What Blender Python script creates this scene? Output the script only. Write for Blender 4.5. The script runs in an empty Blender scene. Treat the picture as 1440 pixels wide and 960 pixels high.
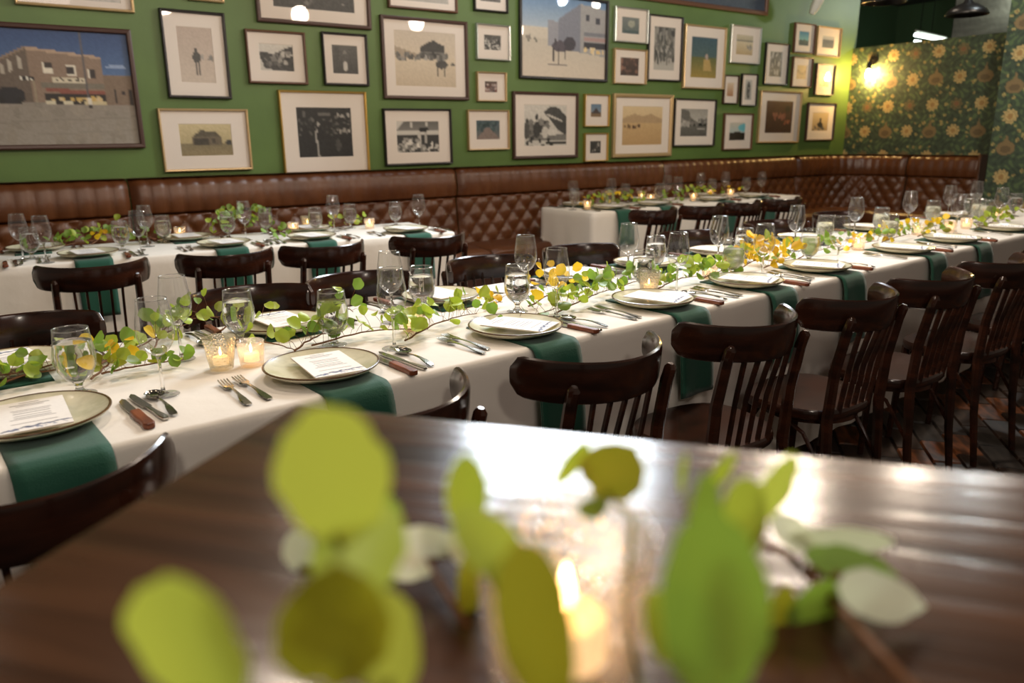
import bpy, math, random
import numpy as np
from mathutils import Vector, Matrix, Euler
random.seed(7); RNG = np.random.RandomState(11)
PI = math.pi
sc = bpy.context.scene
COL = sc.collection
# ------------------------------------------------------------------ camera
F, CX, CY, H = 1072.0, 720.0, 480.0, 1.30      # focal length in pixels of the 1440x960 frame, principal point, eye height
def nrm(v): return v/np.linalg.norm(v)
_X = nrm(np.array([2310-CX, 178-CY, F]))        # the wall direction seen by the lens
_r = math.radians(0.6)
_a = np.array([-math.sin(_r), -math.cos(_r), 0.]); _b = np.array([0, 0, 1.])
_p = math.atan2(-(_a@_X), _b@_X)
_Z = math.cos(_p)*_a+math.sin(_p)*_b
if _Z[1] > 0: _Z = -_Z
_Y = np.cross(_Z, _X)
R = np.array([_X, _Y, _Z])
EYE = np.array([0, 0, H])
def ray(x, y): return R@np.array([x-CX, y-CY, F])
def onz(x, y, z): d = ray(x, y); return EYE+(z-H)/d[2]*d
def ony(x, y, Y): d = ray(x, y); return EYE+Y/d[1]*d
def onx(x, y, X): d = ray(x, y); return EYE+X/d[0]*d
cam = bpy.data.cameras.new('camera'); camo = bpy.data.objects.new('camera', cam); COL.objects.link(camo)
right, down, fwd = R[:, 0], R[:, 1], R[:, 2]
camo.matrix_world = Matrix(((right[0], -down[0], -fwd[0], 0), (right[1], -down[1], -fwd[1], 0), (right[2], -down[2], -fwd[2], H), (0, 0, 0, 1)))
cam.sensor_width = 36; cam.lens = 36*F/1440; cam.clip_start = 0.02; cam.clip_end = 60
cam.dof.use_dof = True; cam.dof.focus_distance = 2.15; cam.dof.aperture_fstop = 3.2
sc.camera = camo
# ------------------------------------------------------------------ world, exposure
w = bpy.data.worlds.new('world'); sc.world = w; w.use_nodes = True
w.node_tree.nodes['Background'].inputs[0].default_value = (1.0, .80, .62, 1)
w.node_tree.nodes['Background'].inputs[1].default_value = .13
vs = sc.view_settings; vs.view_transform = 'Standard'; vs.look = 'None'; vs.gamma = 1; vs.exposure = 0.13; vs.use_curve_mapping = False
cy = sc.cycles
cy.use_denoising = True; cy.max_bounces = 14; cy.transparent_max_bounces = 40; cy.transmission_bounces = 10
cy.glossy_bounces = 5; cy.diffuse_bounces = 4; cy.sample_clamp_indirect = 4; cy.caustics_reflective = False; cy.caustics_refractive = True
cy.blur_glossy = .4
# ------------------------------------------------------------------ lamps of the room, and unseen fill lights added to them
def point(name, loc, power, col, rad=.04):
    l = bpy.data.lights.new(name, 'POINT'); l.energy = power; l.color = col; l.shadow_soft_size = rad
    o = bpy.data.objects.new(name, l); COL.objects.link(o); o.location = loc; return o
def area(name, loc, target, size, power, col):
    l = bpy.data.lights.new(name, 'AREA'); l.energy = power; l.color = col; l.shape = 'RECTANGLE'; l.size = size[0]; l.size_y = size[1]
    o = bpy.data.objects.new(name, l); COL.objects.link(o); o.location = loc
    o.rotation_euler = (Vector(target)-Vector(loc)).to_track_quat('-Z', 'Y').to_euler(); return o
WARM = (1.0, .83, .66)
for i, x in enumerate((-.9, .5, 1.9, 3.3, 4.7, 6.1)):
    point('pendant_bulb_light', (x, 1.95+.07*x, 2.65), (22, 42, 64, 60, 46, 34)[i], WARM, .09)
for x, e in ((-.4, 2.5), (1.2, 4), (2.9, 10), (4.6, 12), (6.3, 13)):
    point('aisle_fill_light', (x, 3.7, 2.8), e, WARM, .05)  # added fill for the back tables and banquettes, not actual bulbs
point('near_leaf_fill_light', (-.35, -1.1, 2.25), 44, (1, .88, .74), .08)  # fill added behind the eye to light the near leaves from the front
area('front_fill_light', (.8, -.9, 3.15), (1.5, 1.6, .7), (1.4, .9), 26, (1, .84, .74))
area('ceiling_panel_light', (3.2, 4.0, 2.86), (.4, .5, 1.1), (1.25, .8), 118, (.84, .92, 1.0))
point('wall_fill_light', (3.35, 4.85, 3.0), 14, (.85, .93, 1), .05)  # unseen cool fill, added to brighten the green wall's upper middle
point('far_room_fill_light', (10.4, 4.2, 3.0), 70, (.9, 1, .85), .1)  # extra light with no fixture, added to lift the room beyond
point('pier_fill_light', (6.6, 2.7, 3.0), 42, (.82, .95, 1.0), .06)  # added cool fill that brightens the wallpaper on the pier
# ------------------------------------------------------------------ helpers
def s2l(c):
    c = np.asarray(c, float)/255.0
    return np.where(c <= .04045, c/12.92, ((c+.055)/1.055)**2.4)
def lin(r, g, b): return tuple(float(v) for v in s2l((r, g, b)))
class MB:
    def __init__(s): s.v = []; s.f = []
    def add(s, vs_, fs): n = len(s.v); s.v += [tuple(map(float, v)) for v in vs_]; s.f += [tuple(i+n for i in f) for f in fs]; return s
    def box(s, c, d, rz=0, rx=0):
        m = Matrix.Translation(c)@Matrix.Rotation(rz, 4, 'Z')@Matrix.Rotation(rx, 4, 'X')
        vs_ = [m@Vector((sx*d[0]/2, sy*d[1]/2, sz*d[2]/2)) for sz in (-1, 1) for sx, sy in ((-1, -1), (1, -1), (1, 1), (-1, 1))]
        return s.add(vs_, [(3, 2, 1, 0), (4, 5, 6, 7), (0, 1, 5, 4), (1, 2, 6, 5), (2, 3, 7, 6), (3, 0, 4, 7)])
    def lathe(s, prof, n=24, c=(0, 0, 0)):
        vs_ = []; fs = []; k = len(prof)
        for j in range(n):
            a = 2*PI*j/n
            for r, z in prof: vs_.append((c[0]+r*math.cos(a), c[1]+r*math.sin(a), c[2]+z))
        for j in range(n):
            for i in range(k-1): fs.append((j*k+i, (j+1) % n*k+i, (j+1) % n*k+i+1, j*k+i+1))
        return s.add(vs_, fs)
    def tube(s, pts, rad, n=8, flat=None):
        pts = [Vector(p) for p in pts]; k = len(pts)
        rr = rad if isinstance(rad, (list, tuple)) else [rad]*k
        vs_ = []; up = None
        for i, p in enumerate(pts):
            t = (pts[min(i+1, k-1)]-pts[max(i-1, 0)]).normalized()
            if up is None: up = Vector((0, 0, 1)) if abs(t.z) < .9 else Vector((1, 0, 0))
            x = t.cross(up).normalized(); y = x.cross(t).normalized(); up = y
            for j in range(n):
                a = 2*PI*j/n; q = rr[i]
                vs_.append(p+x*math.cos(a)*q*(flat[0] if flat else 1)+y*math.sin(a)*q*(flat[1] if flat else 1))
        fs = [(i*n+j, i*n+(j+1) % n, (i+1)*n+(j+1) % n, (i+1)*n+j) for i in range(k-1) for j in range(n)]
        fs += [tuple(range(n))[::-1], tuple((k-1)*n+j for j in range(n))]
        return s.add(vs_, fs)
    def prism(s, pts, z0, z1):
        n = len(pts)
        return s.add([(x, y, z0) for x, y in pts]+[(x, y, z1) for x, y in pts],
                     [tuple(range(n))[::-1], tuple(range(n, 2*n))]+[(i, (i+1) % n, n+(i+1) % n, n+i) for i in range(n)])
    def grid(s, fn, nu, nv):
        vs_ = [fn(i/nu, j/nv) for j in range(nv+1) for i in range(nu+1)]
        return s.add(vs_, [(j*(nu+1)+i, j*(nu+1)+i+1, (j+1)*(nu+1)+i+1, (j+1)*(nu+1)+i) for j in range(nv) for i in range(nu)])
    def mesh(s, name, mat, smooth=True):
        m = bpy.data.meshes.new(name); m.from_pydata(s.v, [], s.f); m.update()
        if mat: m.materials.append(mat)
        if smooth: m.polygons.foreach_set('use_smooth', [True]*len(m.polygons))
        return m
def obj(name, data, parent=None, loc=None, rot=None, scale=None):
    o = bpy.data.objects.new(name, data); COL.objects.link(o)
    if parent: o.parent = parent
    if loc is not None: o.location = loc
    if rot is not None: o.rotation_euler = rot
    if scale is not None: o.scale = scale if hasattr(scale, '__len__') else (scale,)*3
    return o
def smooth_angle(o, ang=35):
    m = o.data
    try: m.set_sharp_from_angle(angle=math.radians(ang))
    except Exception: pass
def bevel(o, w, seg=2, ang=30):
    b = o.modifiers.new('bevel', 'BEVEL'); b.width = w; b.segments = seg; b.limit_method = 'ANGLE'; b.angle_limit = math.radians(ang); return o
def part(name, mb, mat, parent, smooth=True, sharp=True):
    o = obj(name, mb.mesh(name, mat, smooth), parent)
    if smooth and sharp: smooth_angle(o)
    return o
def tag(o, label=None, cat=None, group=None, kind=None):
    if label: o['label'] = label
    if cat: o['category'] = cat
    if group: o['group'] = group
    if kind: o['kind'] = kind
    return o
def thing(name, label, cat, loc=(0, 0, 0), rz=0, group=None):
    o = bpy.data.objects.new(name, None); COL.objects.link(o); o.location = loc; o.rotation_euler = (0, 0, rz); o.empty_display_size = .05
    return tag(o, label, cat, group)
def copy_tree(o, loc, rz, label, group=None, scale=None):
    def rec(a, par):
        c = a.copy(); COL.objects.link(c); c.parent = par
        for ch in KIDS.get(a.name, ()): rec(ch, c)
        return c
    c = rec(o, None); c.location = loc; c.rotation_euler = (0, 0, rz); c['label'] = label
    if group: c['group'] = group
    if scale: c.scale = scale
    return c
KIDS = {}
def register(o):
    for x in list(bpy.data.objects):
        pass
def remember(root):
    def rec(a):
        KIDS[a.name] = [c for c in bpy.data.objects if c.parent == a]
        for c in KIDS[a.name]: rec(c)
    rec(root)
# ------------------------------------------------------------------ materials
def mat(name, col, rough=.5, metal=0., spec=.5, coat=0., sheen=0., noise=None, bump=None, trans=0., ior=1.45, emis=None, objcoord=True):
    m = bpy.data.materials.new(name); m.use_nodes = True; nt = m.node_tree; b = nt.nodes['Principled BSDF']
    b.inputs['Base Color'].default_value = (*col, 1); b.inputs['Roughness'].default_value = rough; b.inputs['Metallic'].default_value = metal
    b.inputs['Specular IOR Level'].default_value = spec; b.inputs['Coat Weight'].default_value = coat; b.inputs['Coat Roughness'].default_value = .12
    b.inputs['Sheen Weight'].default_value = sheen; b.inputs['Transmission Weight'].default_value = trans; b.inputs['IOR'].default_value = ior
    if emis: b.inputs['Emission Color'].default_value = (*emis[0], 1); b.inputs['Emission Strength'].default_value = emis[1]
    tc = nt.nodes.new('ShaderNodeTexCoord'); vec = tc.outputs['Object']
    if noise:   # (scale xyz, second colour, contrast low, high)
        mp = nt.nodes.new('ShaderNodeMapping'); mp.inputs['Scale'].default_value = noise[0]; nt.links.new(vec, mp.inputs[0])
        n = nt.nodes.new('ShaderNodeTexNoise'); n.inputs['Scale'].default_value = 1; n.inputs['Detail'].default_value = 5; nt.links.new(mp.outputs[0], n.inputs[0])
        r = nt.nodes.new('ShaderNodeMapRange'); r.inputs[1].default_value = noise[2]; r.inputs[2].default_value = noise[3]; nt.links.new(n.outputs[0], r.inputs[0])
        x = nt.nodes.new('ShaderNodeMix'); x.data_type = 'RGBA'; x.inputs[6].default_value = (*col, 1); x.inputs[7].default_value = (*noise[1], 1)
        nt.links.new(r.outputs[0], x.inputs[0]); nt.links.new(x.outputs[2], b.inputs['Base Color'])
    if bump:    # (scale, strength)
        n = nt.nodes.new('ShaderNodeTexNoise'); n.inputs['Scale'].default_value = bump[0]; n.inputs['Detail'].default_value = 4; nt.links.new(vec, n.inputs[0])
        u = nt.nodes.new('ShaderNodeBump'); u.inputs['Strength'].default_value = bump[1]; u.inputs['Distance'].default_value = .01
        nt.links.new(n.outputs[0], u.inputs['Height']); nt.links.new(u.outputs[0], b.inputs['Normal'])
    return m
def thin_glass(name, tint=(1, 1, 1), rough=.01, base=.03, edge=.7, power=3.5, edge_white=0):
    """thin clear wall: see-through, mirror-like towards grazing angles, the same from both sides"""
    m = bpy.data.materials.new(name); m.use_nodes = True; nt = m.node_tree; nt.nodes.clear(); N = nt.nodes.new
    o = N('ShaderNodeOutputMaterial'); mx = N('ShaderNodeMixShader'); t = N('ShaderNodeBsdfTransparent'); g = N('ShaderNodeBsdfGlossy'); lw = N('ShaderNodeLayerWeight'); lw.inputs[0].default_value = .5
    p = N('ShaderNodeMath'); p.operation = 'POWER'; p.inputs[1].default_value = power; q = N('ShaderNodeMath'); q.operation = 'MULTIPLY_ADD'; q.inputs[1].default_value = edge; q.inputs[2].default_value = base
    nt.links.new(lw.outputs['Facing'], p.inputs[0]); nt.links.new(p.outputs[0], q.inputs[0]); nt.links.new(q.outputs[0], mx.inputs[0])
    t.inputs[0].default_value = (*tint, 1); g.inputs['Roughness'].default_value = rough
    if edge_white:  # white put into grazing edges, standing in for lamp light caught in thick glass
        d = N('ShaderNodeBsdfDiffuse'); d.inputs[0].default_value = (1, 1, 1, 1); m2 = N('ShaderNodeMixShader'); h = N('ShaderNodeMath'); h.operation = 'MULTIPLY_ADD'; h.inputs[1].default_value = edge_white; h.inputs[2].default_value = edge_white*.03
        h2 = N('ShaderNodeMath'); h2.operation = 'POWER'; h2.inputs[1].default_value = 6.5; nt.links.new(lw.outputs['Facing'], h2.inputs[0]); nt.links.new(h2.outputs[0], h.inputs[0]); nt.links.new(h.outputs[0], m2.inputs[0])
        nt.links.new(t.outputs[0], m2.inputs[1]); nt.links.new(d.outputs[0], m2.inputs[2]); t = m2
    nt.links.new(t.outputs[0], mx.inputs[1]); nt.links.new(g.outputs[0], mx.inputs[2]); nt.links.new(mx.outputs[0], o.inputs[0])
    return m
def leaf_mat(name, col, tl):
    m = bpy.data.materials.new(name); m.use_nodes = True; nt = m.node_tree; nt.nodes.clear()
    o = nt.nodes.new('ShaderNodeOutputMaterial'); mx = nt.nodes.new('ShaderNodeMixShader'); p = nt.nodes.new('ShaderNodeBsdfPrincipled'); t = nt.nodes.new('ShaderNodeBsdfTranslucent')
    oi = nt.nodes.new('ShaderNodeObjectInfo'); hs = nt.nodes.new('ShaderNodeHueSaturation'); r1 = nt.nodes.new('ShaderNodeMapRange'); r1.inputs[3].default_value = .65; r1.inputs[4].default_value = 1.25
    r2 = nt.nodes.new('ShaderNodeMapRange'); r2.inputs[3].default_value = .485; r2.inputs[4].default_value = .515
    hs.inputs['Color'].default_value = (*col, 1); nt.links.new(oi.outputs['Random'], r1.inputs[0]); nt.links.new(r1.outputs[0], hs.inputs['Value'])
    nt.links.new(oi.outputs['Random'], r2.inputs[0]); nt.links.new(r2.outputs[0], hs.inputs['Hue'])
    nt.links.new(hs.outputs[0], p.inputs['Base Color']); p.inputs['Roughness'].default_value = .45; t.inputs[0].default_value = (*tl, 1); mx.inputs[0].default_value = .35
    nt.links.new(p.outputs[0], mx.inputs[1]); nt.links.new(t.outputs[0], mx.inputs[2]); nt.links.new(mx.outputs[0], o.inputs[0]); return m
def paint_mat(name, rough=.6, coat=0.):
    m = bpy.data.materials.new(name); m.use_nodes = True; nt = m.node_tree; b = nt.nodes['Principled BSDF']; b.inputs['Roughness'].default_value = rough; b.inputs['Coat Weight'].default_value = coat
    a = nt.nodes.new('ShaderNodeVertexColor'); a.layer_name = 'print'; nt.links.new(a.outputs[0], b.inputs['Base Color']); return m
M = dict(
    green=mat('green_wall_paint', lin(90, 116, 58), .45, noise=((3, 3, 3), lin(84, 109, 54), .4, .6), bump=(60, .05)),
    leather=mat('brown_leather', lin(98, 58, 32), .32, spec=.5, noise=((5, 5, 5), lin(80, 44, 22), .35, .7), bump=(160, .12)),
    wood=mat('dark_chair_wood', lin(56, 29, 18), .2, coat=.3, noise=((6, 6, 30), lin(30, 16, 11), .35, .65)),
    cloth=mat('white_tablecloth', lin(232, 226, 216), .85, sheen=.2, bump=(14, .25)),
    napkin=mat('green_napkin', lin(18, 76, 58), .85, sheen=.25, bump=(300, .15)),
    plate=mat('cream_stoneware', lin(218, 213, 186), .22, coat=.4, noise=((22, 22, 22), lin(200, 196, 168), .45, .62)),
    rim=mat('brown_glaze', lin(92, 66, 40), .25),
    steel=mat('polished_steel', lin(190, 186, 178), .16, metal=1),
    knifewood=mat('reddish_wood_handle', lin(128, 70, 42), .4, noise=((20, 20, 90), lin(86, 42, 26), .4, .6)),
    glass=thin_glass('thin_clear_glass', (.97, .975, .975), .012, .09, .8, 3.2, .6), rimglass=thin_glass('glass_rim', (.9, .9, .9), .08, .35, .4, 1.5, .9), pane=thin_glass('picture_glass', (1, 1, 1), .02, .03, .6, 5),
    solid=mat('solid_clear_glass', (1, 1, 1), .01, trans=1, ior=1.45), water=mat('water', (1, 1, 1), 0, trans=1, ior=1.33),
    ice=mat('cloudy_iced_drink', lin(240, 240, 222), .22, trans=.8, ior=1.3),
    stem=mat('brown_twig', lin(112, 74, 44), .7), wax=mat('candle_wax', lin(250, 240, 220), .5),
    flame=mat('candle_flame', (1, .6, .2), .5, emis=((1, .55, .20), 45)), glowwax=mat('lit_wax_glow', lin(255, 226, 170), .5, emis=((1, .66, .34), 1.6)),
    lg=leaf_mat('green_leaf', lin(122, 148, 62), lin(150, 190, 60)), ll=leaf_mat('lime_leaf', lin(168, 186, 70), lin(190, 210, 60)), ly=leaf_mat('yellow_leaf', lin(244, 200, 42), lin(250, 214, 50)),
    lo=leaf_mat('olive_leaf', lin(136, 134, 30), lin(170, 170, 40)), lw=leaf_mat('pale_leaf', lin(238, 240, 220), lin(215, 225, 180)), lf=leaf_mat('bright_near_leaf', lin(196, 206, 84), lin(204, 218, 80)),
    f_black=mat('black_frame', lin(34, 28, 28), .4), f_dark=mat('dark_brown_frame', lin(72, 48, 40), .4), f_brown=mat('walnut_frame', lin(98, 66, 48), .4),
    f_gold=mat('gold_frame', lin(206, 168, 90), .3, metal=.75), f_lgold=mat('pale_gold_frame', lin(196, 168, 124), .35, metal=.5), f_silver=mat('silver_frame', lin(200, 204, 200), .28, metal=.8),
    matb=mat('mat_board', lin(226, 214, 202), .8), print_=paint_mat('photo_print', .5), paper=paint_mat('menu_print', .7), wallpaper=paint_mat('floral_wallpaper', .7),
    black=mat('black_metal', lin(20, 19, 18), .35, metal=.3), darkgreen=mat('dark_green_paint', lin(60, 84, 56), .5), concrete=mat('grey_concrete', lin(120, 118, 110), .8, noise=((2, 2, 9), lin(92, 90, 84), .35, .65), bump=(20, .3)),
    floorbase=mat('floor_grout', lin(40, 28, 22), .8), tile1=mat('dark_floor_block', lin(58, 42, 32), .45, noise=((9, 30, 9), lin(38, 28, 22), .4, .6)), tile2=mat('rust_floor_block', lin(134, 78, 42), .45, noise=((9, 30, 9), lin(78, 46, 26), .4, .6)),
    tile3=mat('grey_floor_block', lin(66, 60, 56), .45, noise=((9, 30, 9), lin(46, 42, 40), .4, .6)), ceil=mat('dark_ceiling', lin(48, 44, 38), .8),
    tube=mat('fluorescent_tube', (1, 1, 1), .5, emis=((.85, 1, .95), 6)), bulb=mat('sconce_bulb', (1, .8, .5), .5, emis=((1, .62, .22), 620)), white=mat('white_plastic', lin(206, 206, 196), .5),
    cup=None)
def cup_mat(name, tint, body, mixv, glos):
    m = bpy.data.materials.new(name); m.use_nodes = True; nt = m.node_tree; nt.nodes.clear(); N = nt.nodes.new
    o = N('ShaderNodeOutputMaterial'); m1 = N('ShaderNodeMixShader'); m2 = N('ShaderNodeMixShader'); t = N('ShaderNodeBsdfTransparent'); tr = N('ShaderNodeBsdfTranslucent'); g = N('ShaderNodeBsdfGlossy')
    t.inputs[0].default_value = (*tint, 1); tr.inputs[0].default_value = (*body, 1); g.inputs['Roughness'].default_value = .12
    tc = N('ShaderNodeTexCoord'); no = N('ShaderNodeTexVoronoi'); no.inputs['Scale'].default_value = 160; nt.links.new(tc.outputs['Object'], no.inputs[0])
    u = N('ShaderNodeBump'); u.inputs['Strength'].default_value = .6; u.inputs['Distance'].default_value = .004; nt.links.new(no.outputs[0], u.inputs['Height']); nt.links.new(u.outputs[0], g.inputs['Normal'])
    m1.inputs[0].default_value = mixv; m2.inputs[0].default_value = glos
    nt.links.new(t.outputs[0], m1.inputs[1]); nt.links.new(tr.outputs[0], m1.inputs[2]); nt.links.new(m1.outputs[0], m2.inputs[1]); nt.links.new(g.outputs[0], m2.inputs[2]); nt.links.new(m2.outputs[0], o.inputs[0]); return m
M['cup'] = cup_mat('frosted_votive_glass', (1, .96, .9), (1, .9, .76), .30, .16); M['mercury'] = cup_mat('mercury_glass', (.9, .88, .80), (.8, .74, .58), .25, .28); M['cutglass'] = cup_mat('cut_glass', (1, .95, .9), (1, .9, .8), .12, .22)
def bartop_mat():
    m = bpy.data.materials.new('dark_plank_wood'); m.use_nodes = True; nt = m.node_tree; N = nt.nodes.new; b = nt.nodes['Principled BSDF']; tc = N('ShaderNodeTexCoord')
    mp = N('ShaderNodeMapping'); mp.inputs['Scale'].default_value = (2.2, 30, 5); nt.links.new(tc.outputs['Object'], mp.inputs[0])
    n = N('ShaderNodeTexNoise'); n.inputs['Scale'].default_value = 1; n.inputs['Detail'].default_value = 7; n.inputs['Distortion'].default_value = .8; nt.links.new(mp.outputs[0], n.inputs[0])
    r = N('ShaderNodeValToRGB'); r.color_ramp.elements[0].position = .32; r.color_ramp.elements[0].color = (*lin(46, 28, 17), 1); r.color_ramp.elements[1].position = .68; r.color_ramp.elements[1].color = (*lin(88, 58, 38), 1)
    nt.links.new(n.outputs[0], r.inputs[0]); nt.links.new(r.outputs[0], b.inputs['Base Color'])
    b.inputs['Roughness'].default_value = .2; b.inputs['Specular IOR Level'].default_value = .38
    u = N('ShaderNodeBump'); u.inputs['Strength'].default_value = .35; u.inputs['Distance'].default_value = .003; nt.links.new(n.outputs[0], u.inputs['Height']); nt.links.new(u.outputs[0], b.inputs['Normal']); return m
M['bartop'] = bartop_mat()
# ------------------------------------------------------------------ little painter for flat prints
FONT = {'A': '010101111101101', 'B': '110101110101110', 'C': '011100100100011', 'D': '110101101101110', 'G': '011100101101011', 'J': '001001001101010', 'K': '101101110101101', 'N': '101111111101101', 'O': '010101101101010',
        'R': '110101110101101', 'S': '011100010001110', 'U': '101101101101111', 'T': '111010010010010', 'L': '100100100100111', 'E': '111100110100111', ' ': '000000000000000', 'P': '110101110100100', 'M': '101111111101101', 'I': '111010010010111', 'W': '101101111111101', 'H': '101101111101101', 'F': '111100110100100', 'Y': '101101010010010'}
def paint(ops, nx, ny, seed=0):
    rs = np.random.RandomState(seed); A = np.zeros((ny, nx, 3)); Xg, Yg = np.meshgrid((np.arange(nx)+.5)/nx, (np.arange(ny)+.5)/ny)
    c_ = lambda c: np.array((c, c*.97, c*.92) if isinstance(c, (int, float)) else c, float)
    def ell(cx, cy_, rx, ry, c): A[((Xg-cx)/rx)**2+((Yg-cy_)/ry)**2 < 1] = c_(c)
    for op in ops:
        k = op[0]
        if k == 'g':
            y0, y1 = (op[3], op[4]) if len(op) > 3 else (0, 1); t = np.clip((Yg-y0)/(y1-y0), 0, 1)[..., None]; mk = (Yg >= y0) & (Yg <= y1); A[mk] = (c_(op[1])*(1-t)+c_(op[2])*t)[mk]
        elif k == 'r': A[(Xg >= op[1]) & (Xg <= op[3]) & (Yg >= op[2]) & (Yg <= op[4])] = c_(op[5])
        elif k == 'e': ell(*op[1:])
        elif k == 'p':
            pts = op[1]; ins = np.zeros(Xg.shape, bool); n = len(pts)
            for i in range(n):
                x0, y0 = pts[i]; x1, y1 = pts[(i+1) % n]
                if y0 == y1: continue
                cnd = ((y0 > Yg) != (y1 > Yg)) & (Xg < (x1-x0)*(Yg-y0)/(y1-y0)+x0); ins ^= cnd
            A[ins] = c_(op[2])
        elif k == 'n': A += (rs.rand(ny, nx, 1)-.5)*2*op[1]
        elif k == 's':
            _, n, x0, y0, x1, y1, sz, c0, c1 = op
            for _i in range(n):
                t = rs.rand(); ell(x0+(x1-x0)*rs.rand(), y0+(y1-y0)*rs.rand(), sz*(.5+rs.rand()), sz*(.5+rs.rand())*1.3, c_(c0)*(1-t)+c_(c1)*t)
        elif k == 't':
            _, x0, y0, wd, ht, txt, c = op; cw = wd/(4*len(txt)); ch = ht/5
            for q, l in enumerate(txt):
                for b in range(15):
                    if FONT[l][b] == '1':
                        xx = x0+(4*q+b % 3)*cw; yy = y0+(b//3)*ch; A[(Xg >= xx) & (Xg < xx+cw) & (Yg >= yy) & (Yg < yy+ch)] = c_(c)
    return np.clip(A, 0, 255)
def print_mesh(name, A, corner, material):
    """corner(u,v) -> point; u to the right, v down, both 0..1"""
    ny, nx, _ = A.shape; mb = MB(); mb.grid(lambda u, v: corner(u, v), nx-1, ny-1)
    m = mb.mesh(name, material, False); ca = m.color_attributes.new('print', 'FLOAT_COLOR', 'POINT')
    rgba = np.ones((ny*nx, 4)); rgba[:, :3] = s2l(A).reshape(-1, 3); ca.data.foreach_set('color', rgba.ravel()); return m
# ------------------------------------------------------------------ the setting
WY, WX = 5.5, 8.75
def struct(name, mb, m, **k):
    o = obj(name, mb.mesh(name, m, False)); o['kind'] = 'structure'; return o
floor = struct('floor', MB().box((5, 2.2, -.06), (16, 9.6, .1)), M['floorbase'])
struct('wall_back', MB().box((3.3, WY+.06, 1.6), (10.9+.1, .12, 3.2)), M['green'])
struct('ceiling', MB().box((5, 2.2, 3.25), (16, 9.6, .1)), M['ceil'])
# floor blocks: rows at 45 degrees
bw, bh = .235, .115; blocks = []
tm = []
for k, mn in enumerate(('tile1', 'tile2', 'tile3', 'tile1')):
    mb = MB(); w2, h2 = bw/2-.004, bh/2-.004
    mb.add([(-w2, -h2, 0), (w2, -h2, 0), (w2, h2, 0), (-w2, h2, 0), (-w2+.004, -h2+.004, .012), (w2-.004, -h2+.004, .012), (w2-.004, h2-.004, .012), (-w2+.004, h2-.004, .012)],
           [(4, 5, 6, 7), (0, 1, 5, 4), (1, 2, 6, 5), (2, 3, 7, 6), (3, 0, 4, 7)])
    tm.append(mb.mesh('floor_block', M[mn], False))
far = [MB() for _ in tm]
ca_, sa_ = math.cos(.7), math.sin(.7); cand = []
for i in range(-60, 60):
    for j in range(-80, 80):
        u = (i+(j % 2)*.5)*bw; v = j*bh; x = 4+u*ca_-v*sa_; y = 1.2+u*sa_+v*ca_
        if 1.2 < x < 8.6 and -.6 < y < 4.0: cand.append((x, y))
def vis(x, y):
    c = R.T@np.array([x, y, -H]); px, py = CX+F*c[0]/c[2], CY+F*c[1]/c[2]
    return c[2] > 0 and 1040 < px < 1480 and 470 < py < 690
near = sorted([c for c in cand if vis(*c)], key=lambda c: c[0]**2+c[1]**2)[:290]; ns = set(near)
for (x, y) in cand:
    k = random.choice((0, 0, 1, 2, 3)); k = min(k, 3); dz = random.uniform(-.002, .002)
    if (x, y) in ns: obj('floor_block', tm[k], floor, (x, y, -.010+dz), (0, 0, .7))
    else:
        c7, s7 = math.cos(.7), math.sin(.7)
        far[k].add([(x+q.co.x*c7-q.co.y*s7, y+q.co.x*s7+q.co.y*c7, q.co.z-.010+dz) for q in tm[k].vertices], [tuple(p.vertices) for p in tm[k].polygons])
for k in range(3):
    o = obj('floor_block_field', far[k].mesh('floor_block_field', tm[k].materials[0], False), floor); o['kind'] = 'stuff'
# wallpaper pattern (flat print)
def wallpaper(wm, hm, off=0, res=.0105):
    nx, ny = int(wm/res), int(hm/res); A = np.zeros((ny, nx, 3)); rs = np.random.RandomState(5)
    Xm, Ym = np.meshgrid(np.arange(nx)*res+off, np.arange(ny)*res)
    base = np.array((56, 70, 52.)); A[:] = base
    scroll = np.sin(Xm*42+3*np.sin(Ym*30))*np.sin(Ym*38+3*np.sin(Xm*27)); A += (scroll[..., None] > .45)*np.array((22, 26, 10.)); A -= (scroll[..., None] < -.55)*np.array((14, 16, 12.))
    def flower(cx, cy_, r, col, cen, petals=10):
        d = np.hypot(Xm-cx, Ym-cy_); a = np.arctan2(Ym-cy_, Xm-cx); A[d < r*(1+.13*np.cos(petals*a))] = col; A[(d < r*.8) & (d > r*.66)] = np.array(col)*.78; A[d < r*.42] = cen
    def tulip(cx, cy_, r, col):
        dx, dy = (Xm-cx)/r, (Ym-cy_)/r; body = (dx*dx+(dy*1.25)**2 < 1) | ((np.abs(dx) < .62*((1.9+dy)/1.9)**1.6) & (dy < 0) & (dy > -1.9)); A[body] = col; A[(dx*dx+(dy*1.5-.2)**2 < .35)] = np.array(col)*.8
    for i in range(-1, int((wm+off)/.5)+3):
        for j in range(-1, int(hm/.27)+2):
            y = .12+j*.27; sh = .25*(j % 2); x = i*.5+sh
            flower(x, y, .062, (182, 158, 104), (150, 118, 70))
            if j % 2 == 0: flower(x+.25, y, .058, (104, 94, 62), (120, 84, 56), 7)
            else: tulip(x+.25, y+.01, .078, (120, 100, 66))
            for q in range(14):
                fx, fy = x+rs.uniform(-.25, .25), y+rs.uniform(-.13, .13)
                if min(np.hypot(fx-x, fy-y), np.hypot(fx-x-.25, fy-y), np.hypot(fx-x+.25, fy-y)) > .085: flower(fx, fy, rs.uniform(.009, .02), (158, 146, 88), (120, 90, 60), 5)
    return np.clip(A, 0, 255)
P0, ZT = 3.84, 2.28
wr = struct('wall_right', MB().box((WX+.06, (P0+WY)/2, ZT/2), (.10, WY-P0, ZT)), M['darkgreen'])
A = wallpaper(WY-P0, ZT-1.0)
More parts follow.
